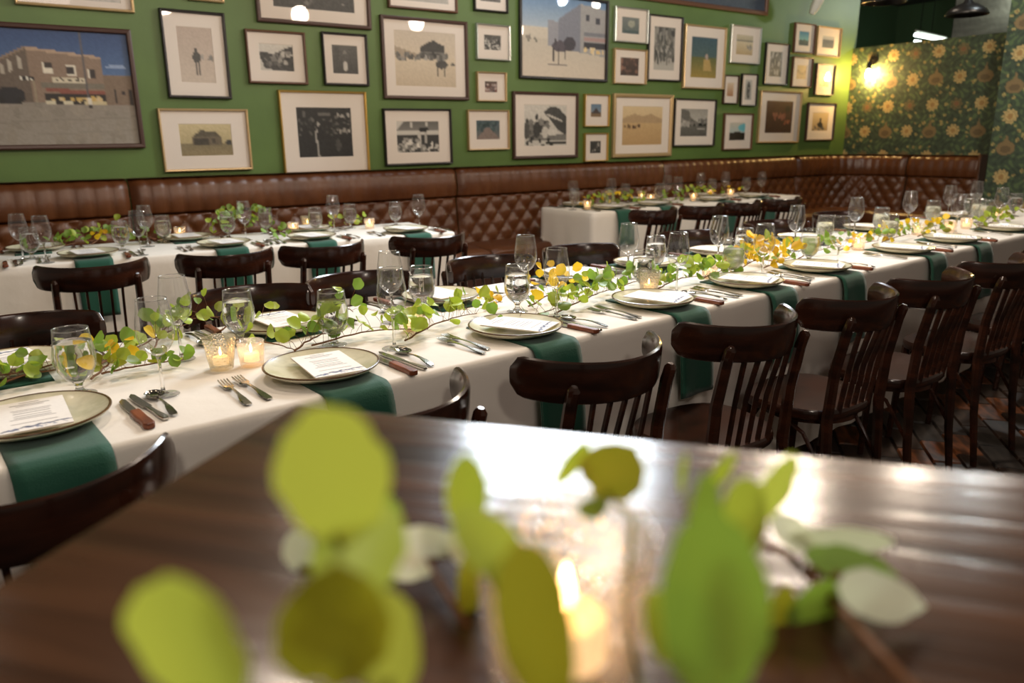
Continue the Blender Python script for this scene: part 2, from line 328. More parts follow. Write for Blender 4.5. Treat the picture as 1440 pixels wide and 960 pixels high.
o = obj('wallpaper', print_mesh('wallpaper', A, lambda u, v: (WX, WY-u*(WY-P0), ZT-v*(ZT-1.0)), M['wallpaper']), wr)
# pier standing forward of the wall
PX0, PY1 = 7.9, 3.47
pw = .26
pier = struct('wall_right_pier', MB().box(((PX0+.012+WX+.2)/2, PY1-pw/2-.5+.13+.006, 1.6), (WX+.2-PX0-.012, pw+1.0-.26-.012+.0, 3.2)), M['darkgreen'])
PYN = PY1-pw-.48
A = wallpaper(PY1-PYN, 3.2, .37)
obj('wallpaper', print_mesh('wallpaper', A, lambda u, v: (PX0, PY1-u*(PY1-PYN), 3.2-v*3.2), M['wallpaper']), pier)
# the room beyond the partition
struct('wall_far_room', MB().box((12.2, 5.0, 1.9), (.1, 5.0, 3.8)), M['darkgreen'])
struct('wall_far_side', MB().box((10.5, 7.0, 1.9), (3.5, .1, 3.8)), M['darkgreen'])
struct('trim_1', MB().box((12.12, 6.1, 1.9), (.05, .07, 3.8)), M['darkgreen'])
o = onx(1373, 40, 10.5); cpx = o
struct('wall_concrete_column', MB().box((10.75, onx(1388, 20, 10.5)[1]-.0, 1.9), (.5, .78, 3.8)), M['concrete'])
struct('trim_2', MB().box((10.62, onx(1345, 30, 10.4)[1], 1.9), (.10, .12, 3.8)), M['f_brown'])
# ------------------------------------------------------------------ banquettes
def path(u):
    """u metres along the wall: straight, round corner, then down the wallpaper wall; returns point and inward normal"""
    r = .62; L1 = WX-r+1.9
    if u < L1: return (-1.9+u, WY, 0, -1)
    a = (u-L1)/r
    if a < PI/2: return (WX-r+r*math.sin(a), WY-r+r*math.cos(a), -math.sin(a), -math.cos(a))
    return (WX, WY-r-(u-L1-r*PI/2), -1, 0)
LPATH = WX-.62+1.9+.62*PI/2+(WY-.62-P0)
def upath(x=None, y=None):
    return x+1.9 if y is None else WX-.62+1.9+.62*PI/2+(WY-.62-y)
def banquette(u0, u1, label, endcap=False):
    t = thing('banquette_section', label, 'banquette', (path(u0)[0], path(u0)[1], 0), 0, 'leather banquette sections along the walls'); o0 = Vector(t.location)
    Lw = u1-u0; nu = int(Lw/.0175); cw = .105
    def pt(u, d, z): x, y, nx, ny = path(u0+.004+u*(Lw-.008)); return (x+nx*d-o0.x, y+ny*d-o0.y, z)
    def edge(u): e = min(u, 1-u)*Lw; return 1-math.exp(-(e/.03)**1.2) if e > 0 else 0
    def lower(u, v):                                  # diamond tufting
        z = .45+v*.40; s = u*Lw/.15; tt = v*.40/.17
        h = math.sqrt(abs(math.sin(PI*(s+tt))*math.sin(PI*(s-tt))))
        d = .125-.045*v+.030*h*edge(u)-.03*(1-edge(u))
        if v < .0001 or v > .999: d -= .045
        return pt(u, d, z)
    def upper(u, v):                                  # vertical channels rolled over the top
        a = v*PI*.93; s = u*Lw/.105; h = abs(math.sin(PI*s))**.5
        z = .845+.225*v if v < .72 else 1.007+.073*math.sin((v-.72)/.28*PI/2)
        d = .098+.012*math.sin(min(v/.72, 1)*PI)+.013*h*edge(u)-.03*(1-edge(u)); 
        if v > .72: d -= .095*(1-math.cos((v-.72)/.28*PI/2))
        if v < .0001: d -= .05
        return pt(u, d, z)
    part('backrest', MB().grid(lower, nu, 34), M['leather'], t, sharp=False); part('head_roll', MB().grid(upper, nu, 22), M['leather'], t, sharp=False)
    bt = MB(); nb = int(Lw/.15)
    for j in range(5):
        for i in range(nb+1):
            s = i+(.5 if j % 2 else 0); u = s*.15/Lw; v = j*.5*.17/.40
            if .02 < u < .98 and .1 < v < .95: x, y, z = pt(u, .125-.045*v+.006, .45+v*.40); bt.lathe([(.0, .006), (.008, .004), (.011, -.002)], 6, (x, y, z))
    o = part('tuft_buttons', bt, M['leather'], t); o['kind'] = 'stuff'
    def seat(u, v):
        e = edge(u); prof = [(.09, .40), (.09, .47), (.20, .485), (.40, .488), (.56, .48), (.60, .455), (.605, .40), (.60, .33)]
        k = v*(len(prof)-1); i = min(int(k), len(prof)-2); f = k-i; d = prof[i][0]*(1-f)+prof[i+1][0]*f; z = prof[i][1]*(1-f)+prof[i+1][1]*f
        return pt(u, d-.01*(1-e), z-.02*(1-e))
    part('seat_cushion', MB().grid(seat, max(nu//3, 4), 28), M['leather'], t, sharp=False)
    b = MB(); b.grid(lambda u, v: pt(u, .57, .02+v*.34), max(nu//3, 4), 1); part('plinth', b, M['f_dark'], t)
    cp = MB(); cp.grid(lambda u, v: pt(u, .02+.03*v, 1.083), max(nu//3, 4), 1)
    cp.grid(lambda u, v: pt(u, .0+.08*v, 1.078), max(nu//3, 4), 1); part('top_rail', cp, M['leather'], t)
    if endcap:
        e = MB(); x, y, nx, ny = path(u1); e.box((x+nx*.08-o0.x, y+ny*.08-.0-o0.y, .55), (.155 if abs(nx) > .5 else .03, .03 if abs(nx) > .5 else .155, 1.08)); bevel(part('end_panel', e, M['leather'], t), .008)
    return t
us = [0, upath(.83), upath(3.25), upath(5.62), upath(7.75), upath(y=4.66), LPATH-.02]
bl = ['brown leather banquette section at the far left, under the big blue-sky street picture', 'brown tufted leather banquette section behind the left back table, seam to seam', 'brown tufted leather banquette section in the gap between the two back tables', 'brown tufted leather banquette section behind the right back table, glossy channels on top', 'brown leather banquette section curving round the corner under the lit wall lamp', 'short brown leather banquette section against the wallpapered partition, beside the pier']
for i in range(6): banquette(us[i], us[i+1], bl[i], i == 5)
# ------------------------------------------------------------------ pictures on the green wall
PY = WY-.03
def picture(TL, BR, style, mfx, mfy, label, ops, fw=.022, alt=False, seed=0, tilt=0, res=None):
    if alt: bl, tr = ony(*TL, PY), ony(*BR, PY); x0, z0, x1, z1 = bl[0], bl[2], tr[0], tr[2]
    else: tl, br = ony(*TL, PY), ony(*BR, PY); x0, z1, x1, z0 = tl[0], tl[2], br[0], br[2]
    W_, H_ = x1-x0, z1-z0; t = thing('picture_frame', label, 'picture', ((x0+x1)/2, WY, (z0+z1)/2), 0, 'framed pictures hung on the green wall'); t.rotation_euler = (0, tilt, 0)
    hw, hh = W_/2, H_/2
    prof = [(0, 0), (0, .030), (fw*.3, .034), (fw*.8, .032), (fw, .026), (fw, .008)]
    mb = MB(); vs_ = [(sx*(hw-a), -d-.002, sz*(hh-a)) for a, d in prof for sx, sz in ((-1, -1), (1, -1), (1, 1), (-1, 1))]
    mb.add(vs_, [(i*4+j, (i+1)*4+j, (i+1)*4+(j+1) % 4, i*4+(j+1) % 4) for i in range(len(prof)-1) for j in range(4)])
    part('frame_moulding', mb, M[style], t, False)
    iw, ih = hw-fw, hh-fw; ax, ay = iw*(1-2*mfx), ih*(1-2*mfy)
    if mfx > .01:
        mb = MB(); q = [(iw, ih, .013), (ax, ay, .013), (ax-.003, ay-.003, .010)]
        mb.add([(sx*a, -d, sz*b) for a, b, d in q for sx, sz in ((-1, -1), (1, -1), (1, 1), (-1, 1))], [(i*4+j, i*4+(j+1) % 4, (i+1)*4+(j+1) % 4, (i+1)*4+j) for i in range(2) for j in range(4)])
        part('mat_board', mb, M['matb'], t, False)
    nx = res or int(max(26, min(150, ax*2/.010))); ny = max(18, int(nx*ay/ax)); A = paint(ops, nx, ny, seed+int(TL[0]*7) % 1000)
    obj('photo_print', print_mesh('photo_print', A, lambda u, v: ((u*2-1)*ax, -.0105, (1-v*2)*ay), M['print_']), t)
    part('glazing', MB().add([(-iw, -.018, -ih), (iw, -.018, -ih), (iw, -.018, ih), (-iw, -.018, ih)], [(0, 1, 2, 3)]), M['pane'], t, False)
    return t
skyb = (44, 74, 120); br_ = (124, 104, 86); sand = (146, 134, 118)
street = [('g', (38, 66, 112), (92, 120, 158), 0, .5), ('e', .08, .12, .08, .012, (150, 165, 190)), ('e', .9, .3, .07, .015, (140, 158, 188)),
    ('g', (138, 128, 116), (150, 142, 130), .55, 1), ('s', 40, 0, .62, 1, 1, .03, (150, 140, 126), (132, 124, 112)), ('p', [(0, .36), (.08, .34), (.08, .6), (0, .6)], (98, 76, 64)),
    ('p', [(.06, .34), (.34, .16), (.34, .62), (.06, .62)], (98, 84, 72)), ('p', [(.34, .16), (.80, .22), (.80, .62), (.34, .62)], (136, 114, 96)), ('p', [(.34, .155), (.80, .215), (.80, .235), (.34, .18)], (176, 150, 126)),
    ('p', [(.06, .33), (.34, .15), (.34, .175), (.06, .35)], (140, 118, 98)), ('r', .43, .28, .49, .38, (226, 216, 196)), ('r', .435, .285, .485, .33, (50, 40, 38)), ('r', .57, .30, .63, .39, (226, 216, 196)), ('r', .575, .305, .625, .38, (46, 38, 38)), ('r', .71, .33, .76, .41, (226, 216, 196)), ('r', .715, .335, .755, .40, (46, 38, 38)),
    ('e', .13, .37, .012, .05, (170, 160, 144)), ('e', .18, .35, .012, .05, (170, 160, 144)), ('e', .23, .32, .014, .055, (176, 166, 150)), ('e', .29, .29, .014, .06, (176, 166, 150)),
    ('r', .48, .405, .69, .45, (208, 196, 170)), ('t', .49, .41, .19, .033, 'JACKSON DRUG', (40, 30, 30)), ('r', .28, .40, .36, .435, (28, 26, 28)), ('t', .285, .405, .07, .025, 'DRUG', (230, 226, 210)), ('r', .40, .455, .80, .50, (116, 108, 94)), ('p', [(.42, .50), (.80, .52), (.81, .555), (.43, .535)], (134, 76, 62)),
    ('r', .42, .54, .81, .64, (34, 28, 26)), ('s', 16, .43, .585, .80, .60, .014, (190, 150, 60), (210, 190, 160)), ('r', .42, .605, .48, .64, (206, 196, 168)), ('r', .52, .61, .58, .64, (206, 196, 168)), ('r', .66, .61, .80, .64, (196, 180, 140)),
    ('r', .80, .38, 1, .64, (122, 102, 84)), ('r', .86, .50, .88, .63, (40, 32, 30)), ('r', .96, .50, .99, .64, (40, 32, 30)), ('r', .91, .51, .935, .54, (44, 34, 32)), ('e', .21, .57, .085, .075, (22, 22, 28)), ('e', .15, .61, .02, .03, (12, 12, 14)), ('e', .26, .61, .02, .03, (12, 12, 14)), ('r', .35, .44, .37, .63, (150, 136, 112)),
    ('r', .685, .0, .70, .62, (86, 82, 84)), ('e', .695, .62, .014, .05, (214, 206, 190)), ('r', .68, .64, .71, .67, (50, 44, 40)), ('p', [(0, .80), (1, .74), (1, .755), (0, .82)], (134, 126, 114)), ('p', [(.3, .90), (1, .86), (1, .875), (.3, .915)], (138, 130, 118)), ('n', 5)]
street2 = [('g', (104, 138, 178), (186, 196, 204), 0, .45), ('g', (196, 186, 170), (216, 202, 184), .5, 1), ('r', 0, .38, .3, .52, (206, 196, 180)), ('s', 10, .06, .5, .2, .56, .015, (110, 110, 100), (150, 140, 130)), ('p', [(.3, .28), (.42, .3), (.42, .62), (.3, .6)], (150, 150, 158)),
    ('p', [(.42, .27), (.68, .05), (.68, .66), (.42, .63)], (128, 130, 142)), ('p', [(.68, .05), (1, .1), (1, .70), (.68, .66)], (160, 158, 158)), ('r', .75, .18, .79, .25, (60, 60, 70)), ('r', .87, .21, .92, .29, (60, 60, 70)), ('r', .73, .40, 1, .45, (120, 122, 130)), ('r', .73, .46, 1, .51, (170, 140, 136)), ('r', .73, .52, 1, .60, (52, 50, 56)),
    ('s', 12, .73, .60, 1, .66, .018, (220, 190, 130), (230, 220, 200)), ('e', .45, .60, .10, .07, (84, 76, 84)), ('e', .56, .56, .07, .09, (64, 58, 66)), ('r', .36, .62, .375, .80, (60, 52, 56)), ('r', .42, .62, .435, .82, (60, 52, 56)), ('r', .50, .62, .51, .76, (60, 52, 56)), ('e', .39, .55, .014, .05, (70, 64, 70)), ('e', .42, .83, .12, .012, (120, 112, 110)), ('n', 5)]
def land(a, b, c, d=None): return [('g', a, b, 0, .55), ('g', c, d or c, .5, 1), ('p', [(0, .5), (.3, .38), (.5, .5), (.8, .36), (1, .5), (1, .56), (0, .56)], b), ('n', 8)]
crowd = [('g', 90, 60), ('n', 30), ('s', 90, 0, .3, 1, 1, .05, 30, 210)]
PICS = [
 ((-62, 26), (205, 208), 'f_dark', 0, 0, 'largest picture, far left: colour view of a brick corner store under blue sky', street, .028, False),
 ((5, -95), (190, 18), 'f_lgold', .09, .1, 'gold-framed picture cut off by the top edge above the blue-sky street view', [('g', 200, 180), ('n', 12)], .016, False),
 ((223, 11), (327, 139), 'f_black', .2, .16, 'black-framed tall portrait of a lone figure standing in pale snow', [('g', (182, 164, 150), (196, 180, 164)), ('e', .5, .42, .055, .045, 70), ('r', .44, .46, .58, .63, 62), ('e', .51, .54, .12, .09, 74), ('r', .46, .62, .49, .84, 66), ('r', .54, .62, .57, .84, 66), ('s', 8, .62, .5, .95, .56, .03, 120, 160), ('n', 6)], .016, False),
 ((221, 152), (356, 238), 'f_lgold', .19, .22, 'pale gold frame with a sepia photo of a lone hip-roofed house, under the snow portrait', [('g', (198, 182, 140), (176, 160, 120), 0, .62), ('g', (124, 112, 84), (142, 126, 92), .6, 1), ('p', [(.22, .42), (.4, .22), (.68, .24), (.78, .42)], (86, 78, 62)), ('r', .25, .42, .78, .66, (104, 92, 74)), ('r', .28, .46, .55, .66, (62, 56, 46)), ('r', .60, .46, .66, .58, (70, 62, 50)), ('e', .92, .56, .06, .08, 60), ('r', 0, .64, 1, .67, (86, 80, 60)), ('n', 8)], .014, False),
 ((255, -90), (316, 4), 'f_lgold', .2, .2, 'thin pale gold frame just showing at the top edge above the snow portrait', [('g', 180, 150), ('n', 10)], .014, False),
 ((350, -112), (523, 42), 'f_dark', .12, .14, 'large dark brown frame at the top edge, dim dark photo, wide white mat', [('g', 84, 66), ('s', 10, .3, .5, .9, .9, .02, 80, 150), ('n', 10)], .026, False),
 ((344, 40), (434, 119), 'f_brown', .19, .22, 'walnut frame with a photo of dark wooded hills fading white on the left', [('g', 205, 190), ('p', [(.0, .35), (.2, .3), (.4, .4), (.62, .25), (1, .05), (1, 1), (.35, .92), (.15, .9)], 58), ('s', 30, .2, .35, .6, .8, .05, 70, 150), ('s', 14, .55, .3, 1, .5, .05, 120, 200), ('r', .62, .6, .8, .72, 170), ('s', 20, .5, .5, 1, .95, .03, 30, 90), ('n', 10)], .014, False),
 ((452, 44), (520, 121), 'f_black', .19, .20, 'small black frame with a dark portrait of a seated figure in white', [('g', 92, 64), ('r', .1, .1, .3, .7, 74), ('e', .5, .3, .09, .1, 120), ('e', .52, .45, .16, .15, 84), ('e', .5, .72, .09, .16, 190), ('n', 9)], .014, False),
 ((391, 126), (521, 241), 'f_gold', .17, .18, 'gold frame around a very dark photo of a barman standing in a bar', [('g', 36, 28), ('s', 70, 0, .2, 1, .55, .02, 20, 110), ('r', .12, .08, .18, .22, 90), ('r', .38, .12, .62, .17, 100), ('s', 12, .70, .15, .95, .2, .02, 120, 190), ('s', 12, .70, .45, .95, .5, .02, 120, 190), ('r', 0, .56, 1, 1, 30), ('e', .72, .75, .05, .12, 70), ('e', .38, .33, .025, .045, 170), ('e', .40, .56, .06, .16, 26), ('p', [(.34, .42), (.31, .55), (.33, .7), (.35, .98), (.38, .98), (.36, .68), (.34, .55), (.37, .44)], 165), ('n', 8)], .014, False),
 ((535, 20), (660, 141), 'f_dark', .12, .13, 'large dark brown frame with a cowboy on horseback before a dark barn', [('g', (196, 182, 164), (206, 190, 168), 0, .45), ('g', (208, 192, 168), (194, 176, 152), .45, 1), ('p', [(0, .28), (.4, .42), (.4, .5), (0, .5)], (166, 150, 130)), ('s', 22, .02, .42, .42, .52, .03, 60, 150), ('p', [(.42, .28), (.62, .15), (.82, .25), (.82, .5), (.42, .5)], 62), ('r', .42, .36, .82, .39, 110), ('s', 18, .45, .4, .85, .5, .035, 40, 180), ('e', .76, .58, .10, .075, 70), ('r', .68, .6, .70, .80, 60), ('r', .80, .6, .815, .8, 70), ('e', .74, .45, .03, .06, 90), ('e', .76, .82, .11, .012, 90), ('e', .95, .57, .05, .02, 80), ('n', 6)], .024, False),
 ((543, -72), (644, 19), 'f_brown', .1, .12, 'walnut frame cut off by the top edge above the horseback cowboy picture', [('g', 186, 170), ('n', 8)], .016, False),
 ((666, -62), (715, 19), 'f_black', .16, .17, 'small dark frame cut off by the top edge, left of the hazy street view', [('g', 120, 96), ('n', 22)], .014, False),
 ((670, 32), (718, 86), 'f_silver', .23, .27, 'small silver frame with a crowded group photo, above a smaller pale frame', crowd, .010, False),
 ((671, 100), (713, 143), 'f_lgold', .27, .29, 'smallest pale wood frame with a tiny reddish group photo', [('g', (80, 70, 60), (120, 70, 56)), ('s', 26, .1, .3, .9, .9, .07, (60, 50, 50), (200, 180, 170))], .010, False),
 ((539, 152), (637, 230), 'f_black', .17, .20, 'black frame with a high-contrast parade crowd before a store front', [('g', 96, 120, 0, .3), ('r', 0, .3, 1, .42, 200), ('r', 0, .42, 1, 1, 50), ('p', [(0, 0), (.2, 0), (0, .3)], 200), ('r', .33, .04, .39, .2, 190), ('r', .67, .04, .73, .16, 190), ('e', .63, .28, .13, .06, 24), ('r', .5, .34, .58, .75, 190), ('r', .66, .36, .7, .7, 170), ('s', 90, 0, .72, 1, 1, .04, 40, 235), ('s', 14, .1, .55, .5, .75, .05, 60, 220)], .014, False),
 ((658, 154), (717, 210), 'f_lgold', .20, .24, 'pale gold frame with a small blue-grey photo of a forest track', [('g', (62, 82, 90), (110, 104, 100)), ('p', [(.4, .4), (.6, .4), (1, 1), (0, 1)], (128, 112, 104)), ('s', 24, 0, .1, 1, .5, .07, (34, 54, 56), (84, 100, 100)), ('n', 8)], .010, False),
 ((722, 128), (813, 221), 'f_dark', .15, .16, 'dark brown frame with riders on horses beside an old aircraft', [('g', 206, 200), ('p', [(.45, .2), (.6, .05), (.8, .08), (1, .3), (1, .75), (.8, .62), (.55, .3)], 70), ('p', [(.55, .22), (.9, .38), (.9, .42), (.52, .26)], 200), ('r', .1, .72, 1, .86, 120), ('s', 26, .05, .4, .55, .7, .055, 40, 130), ('e', .08, .4, .03, .06, 60), ('e', .3, .3, .035, .07, 50), ('e', .48, .42, .03, .05, 60), ('e', .07, .62, .07, .2, 80), ('e', .30, .6, .08, .2, 60), ('e', .48, .66, .07, .14, 200), ('e', .65, .66, .12, .08, 210), ('s', 16, .02, .78, .7, 1, .03, 20, 80), ('r', .5, .88, 1, .94, 40), ('n', 10)], .022, False),
 ((732, 110), (857, 1), 'f_black', 0, 0, 'large black-framed hazy colour street view with horses and wagon, top centre', street2, .022, True),
 ((866, 8), (911, 62), 'f_silver', .22, .24, 'bright silver frame with a tiny grey harbour scene, over the small animal-dark print', [('g', (116, 120, 116), (88, 96, 92)), ('e', .55, .4, .2, .2, (156, 156, 140)), ('r', .1, .8, 1, 1, (70, 84, 84)), ('n', 10)], .012, False),
 ((865, 67), (909, 119), 'f_lgold', .20, .22, 'small pale gold frame with a dark brown print, directly below the silver frame', [('g', (82, 60, 50), (60, 44, 38)), ('s', 22, 0, 0, 1, 1, .07, (50, 36, 32), (150, 110, 90))], .010, False),
 ((823, 132), (857, 178), 'f_gold', .27, .28, 'tiny gold frame with a blue-sky print, upper of the pair beside the aircraft picture', [('g', (96, 122, 146), (120, 134, 146), 0, .6), ('g', (110, 90, 70), (140, 114, 84), .6, 1), ('p', [(.1, .7), (.5, .3), (.9, .7)], (70, 60, 60))], .009, False),
 ((823, 187), (855, 226), 'f_gold', .25, .26, 'tiny gold frame with a dark group print, lower of the pair beside the aircraft picture', [('g', 62, 44), ('s', 12, .1, .3, .9, .9, .09, 40, 180)], .009, False),
 ((864, 131), (944, 219), 'f_lgold', .13, .15, 'wide bronze-gold double frame with a sandy desert view of distant hills', [('g', (214, 190, 150), (206, 178, 134), 0, .4), ('g', (196, 164, 118), (182, 148, 102), .4, 1), ('p', [(0, .32), (.3, .2), (.5, .26), (.7, .2), (1, .34), (1, .42), (0, .42)], (176, 148, 112)), ('s', 8, .06, .5, .5, .54, .03, (110, 84, 60), (80, 56, 44)), ('n', 5)], .032, False),
 ((914, 19), (958, 115), 'f_black', .17, .15, 'tall black frame with bare grey trees above a small team of horses', [('g', 140, 176), ('s', 80, 0, 0, 1, .6, .06, 60, 150), ('r', .45, .2, .55, .8, 90), ('s', 20, 0, .6, 1, .78, .05, 50, 120), ('r', .2, .7, .26, .88, 60), ('r', .6, .7, .66, .86, 60), ('r', 0, .88, 1, 1, 176)], .014, False),
 ((965, 33), (1018, 126), 'f_lgold', .17, .16, 'pale gold frame with a figure under a dark teal sky over a yellow field', [('g', (52, 78, 92), (70, 92, 92), 0, .5), ('g', (96, 98, 52), (160, 134, 62), .5, 1), ('e', .6, .48, .06, .07, (170, 150, 140)), ('p', [(.5, .55), (.72, .55), (.8, .8), (.5, .8)], (180, 150, 90)), ('n', 7)], .014, False),
 ((1030, 34), (1068, 91), 'f_silver', .2, .22, 'thin pale frame with a faded beach-like snow view, right of the teal-sky picture', [('g', (196, 184, 160), (176, 164, 136), 0, .3), ('g', (204, 190, 160), (176, 150, 110), .3, 1), ('r', 0, .28, 1, .36, 110), ('s', 6, .6, .5, .9, .7, .04, 110, 160), ('n', 6)], .010, False),
 ((1020, 105), (1038, 146), 'f_dark', .25, .24, 'narrow brown frame with a tiny tan print, left of the narrow black frame', [('g', (216, 196, 170), (168, 120, 84)), ('n', 6)], .009, False),
 ((1045, 103), (1064, 149), 'f_black', .25, .16, 'narrow black frame with a tiny grey portrait, right of the narrow brown frame', [('g', 190, 170), ('e', .5, .5, .25, .4, 80), ('s', 10, .3, .2, .7, .9, .09, 60, 150)], .010, False),
 ((1079, 59), (1107, 120), 'f_black', .22, .18, 'black frame with a grey photo of figures among tree trunks', [('g', 110, 96), ('s', 50, 0, 0, 1, 1, .07, 60, 190)], .012, False),
 ((1120, 31), (1145, 76), 'f_brown', .24, .24, 'walnut frame with a tiny turquoise-sky print, topmost near the corner', [('g', (28, 98, 132), (120, 170, 160), 0, .65), ('g', (40, 50, 30), (30, 40, 26), .62, 1), ('s', 8, .1, .6, .9, .75, .08, (24, 40, 26), (60, 70, 40))], .010, False),
 ((1152, 36), (1181, 81), 'f_lgold', .24, .28, 'pale gold frame with a tiny brown landscape, topmost beside the wallpapered wall', [('g', 190, 150, 0, .4), ('g', 80, 110, .35, 1), ('n', 14)], .010, False),
 ((1117, 79), (1141, 123), 'f_brown', .24, .25, 'walnut frame with a tiny sepia print, under the turquoise-sky one', [('g', (190, 164, 120), (120, 96, 66)), ('s', 12, .1, .4, .9, .9, .09, (90, 70, 50), (160, 130, 100))], .010, False),
 ((1150, 89), (1172, 134), 'f_dark', .24, .25, 'dark frame lit brightly by the wall lamp, beside the wallpapered wall', [('g', (216, 190, 140), (150, 120, 80)), ('e', .6, .7, .2, .2, (130, 96, 60))], .010, False),
 ((1071, 127), (1123, 200), 'f_lgold', .16, .17, 'pale gold frame with a dark red-brown print of a rider and cattle', [('g', (74, 42, 34), (60, 36, 28)), ('s', 16, .2, .4, .7, .55, .04, (120, 70, 54), (150, 96, 80)), ('e', .8, .25, .1, .1, (36, 22, 20)), ('s', 6, .7, .6, .9, .7, .03, (140, 84, 60), (160, 90, 70)), ('n', 6)], .014, False),
 ((1138, 144), (1172, 197), 'f_dark', .20, .24, 'brown frame with a horse rider silhouette, lowest beside the wallpapered wall', [('g', (214, 192, 150), (170, 144, 104)), ('e', .5, .65, .16, .14, 50), ('e', .52, .42, .06, .12, 50), ('r', .4, .7, .44, .92, 50), ('r', .58, .7, .62, .92, 50), ('s', 10, .1, .7, .95, .95, .05, 70, 120)], .012, False),
 ((1020, 159), (1057, 210), 'f_brown', .21, .24, 'walnut frame with a dark hill under a patch of turquoise sky', [('g', (196, 190, 176), (170, 186, 186), 0, .55), ('e', .85, .28, .3, .2, (110, 184, 196)), ('p', [(0, .6), (.4, .5), (1, .56), (1, 1), (0, 1)], (36, 32, 26)), ('n', 6)], .012, False),
 ((950, 138), (1005, 205), 'f_black', .16, .19, 'black frame with a grey view of a flooded meadow edged by pines', [('g', 150, 180, 0, .5), ('p', [(0, 0), (.3, .1), (.4, .45), (0, .6)], 100), ('s', 30, 0, .35, 1, .55, .05, 90, 140), ('g', 100, 84, .6, 1), ('s', 8, .05, .5, .3, .58, .06, 190, 150), ('e', .75, .72, .15, .03, 176), ('n', 8)], .014, False),
 ((890, -72), (1080, 22), 'f_brown', 0, 0, 'large copper-brown frame cut off by the top edge, showing a dark blue-grey print', [('g', (60, 64, 66), (66, 76, 92)), ('n', 8)], .040, False),
]
for i, (TL, BR, st, mx_, my_, lab, ops, fw, alt) in enumerate(PICS): picture(TL, BR, st, mx_, my_, lab, ops, fw, alt, i*13, tilt=random.uniform(-.006, .006))
# ------------------------------------------------------------------ tables with cloths
def frame_of(P0_, ang, flip=False):
    c, s = math.cos(ang), math.sin(ang)
    return lambda u, v, z=0: Vector((P0_[0]+c*u-s*v, P0_[1]+s*u+c*v, z))
def tablecloth(name, label, P0_, ang, L, W_, ztop, hem, seed, hem_back=None, res=.035, group=None, legs=()):
    rs = np.random.RandomState(seed); fr = frame_of(P0_, ang); r = .018
    per = []   # perimeter points (u,v,nu,nv,s)
    def side(a, b, n):
        for i in range(n): t = i/n; per.append((a[0]+(b[0]-a[0])*t, a[1]+(b[1]-a[1])*t, *nrmv))
    for a, b, nrmv in (((r, 0), (L-r, 0), (0, -1)), ((L, r), (L, W_-r), (1, 0)), ((L-r, W_), (r, W_), (0, 1)), ((0, W_-r), (0, r), (-1, 0))):
        side(a, b, max(4, int(math.hypot(b[0]-a[0], b[1]-a[1])/res)))
        per.append((b[0], b[1], *nrmv))
    n = len(per); ss = [0]
    for i in range(1, n): ss.append(ss[-1]+math.hypot(per[i][0]-per[i-1][0], per[i][1]-per[i-1][1])+.01)
    ph = rs.rand(8)*6.28; T = ss[-1]
    def fold(s, f):
        w_ = sum(math.sin(2*PI*s/T*round(T/p)+ph[k]) for k, p in enumerate((.9, .55, .37, .23)))/4
        return f*.022*(w_+.55)+f*.006
    rows = [(-.006, 0), (.0, -.003), (.006, -.010)]+[(.008, -.012-(ztop-hem-.012)*q) for q in (.06, .15, .28, .42, .56, .7, .85, 1)]
    mb = MB(); vs_ = []
    for k, (o_, dz) in enumerate(rows):
        f = max(0, (-dz-.012)/(ztop-hem))
        for i, (u, v, nu_, nv_) in enumerate(per):
            d = o_-.008+fold(ss[i], f); dq = dz if not (hem_back and (nv_ > 0 or v > W_-.06)) else max(dz, -(ztop-hem_back)); vs_.append(fr(u+nu_*d, v+nv_*d, ztop+dq))
    fs = [(k*n+i, (k+1)*n+i, (k+1)*n+(i+1) % n, k*n+(i+1) % n) for k in range(len(rows)-1) for i in range(n)]
    mb.add(vs_, fs); mb.f.append(tuple(range(n)))
    m = mb.mesh(name, M['cloth']); o = obj(name, m); smooth_angle(o, 50); tag(o, label, 'tablecloth', group)
    return fr
def table_under(label, P0_, ang, L, W_, n=2):
    t = thing('dining_table', label, 'table', (P0_[0], P0_[1], 0), ang)
    mb = MB().box((L/2, W_/2, .725), (L-.06, W_-.06, .028)); part('tabletop', mb, M['wood'], t, False)
    for i in range(n):
        for dy in (.1, W_-(.1 if n > 2 else .27)):
            part('leg', MB().box((.15+(L-.3)*i/(n-1), dy, .355), (.05, .05, .71)), M['wood'], t, False)
    return t
MA = math.radians(4.1); MP = (-.75, 1.572-(.73+.75)*math.tan(MA)); ML, MW = 7.3, .83
table_under('long banquet table running across the room under a white cloth', MP, MA, ML, MW, 5)
mf = tablecloth('tablecloth', 'long white cloth over the main table with chairs on both sides', MP, MA, ML, MW, .75, .09, 3, .47)
LA = math.radians(-3.2); LPp = (-.7, 4.235+.0); LL, LW = 3.12, .70
table_under('table under white cloth in front of the left banquette', LPp, LA, LL, LW, 2)
lf = tablecloth('tablecloth', 'white cloth on the left back table by the banquette', LPp, LA, LL, LW, .75, .12, 5, .50)
RA = math.radians(0.5); RP = (3.84, 4.42); RL, RW = 2.62, .66
table_under('table under white cloth in front of the right banquette', RP, RA, RL, RW, 2)
rf = tablecloth('tablecloth', 'white cloth on the right back table, its square end facing the gap', RP, RA, RL, RW, .75, .12, 8, .50)
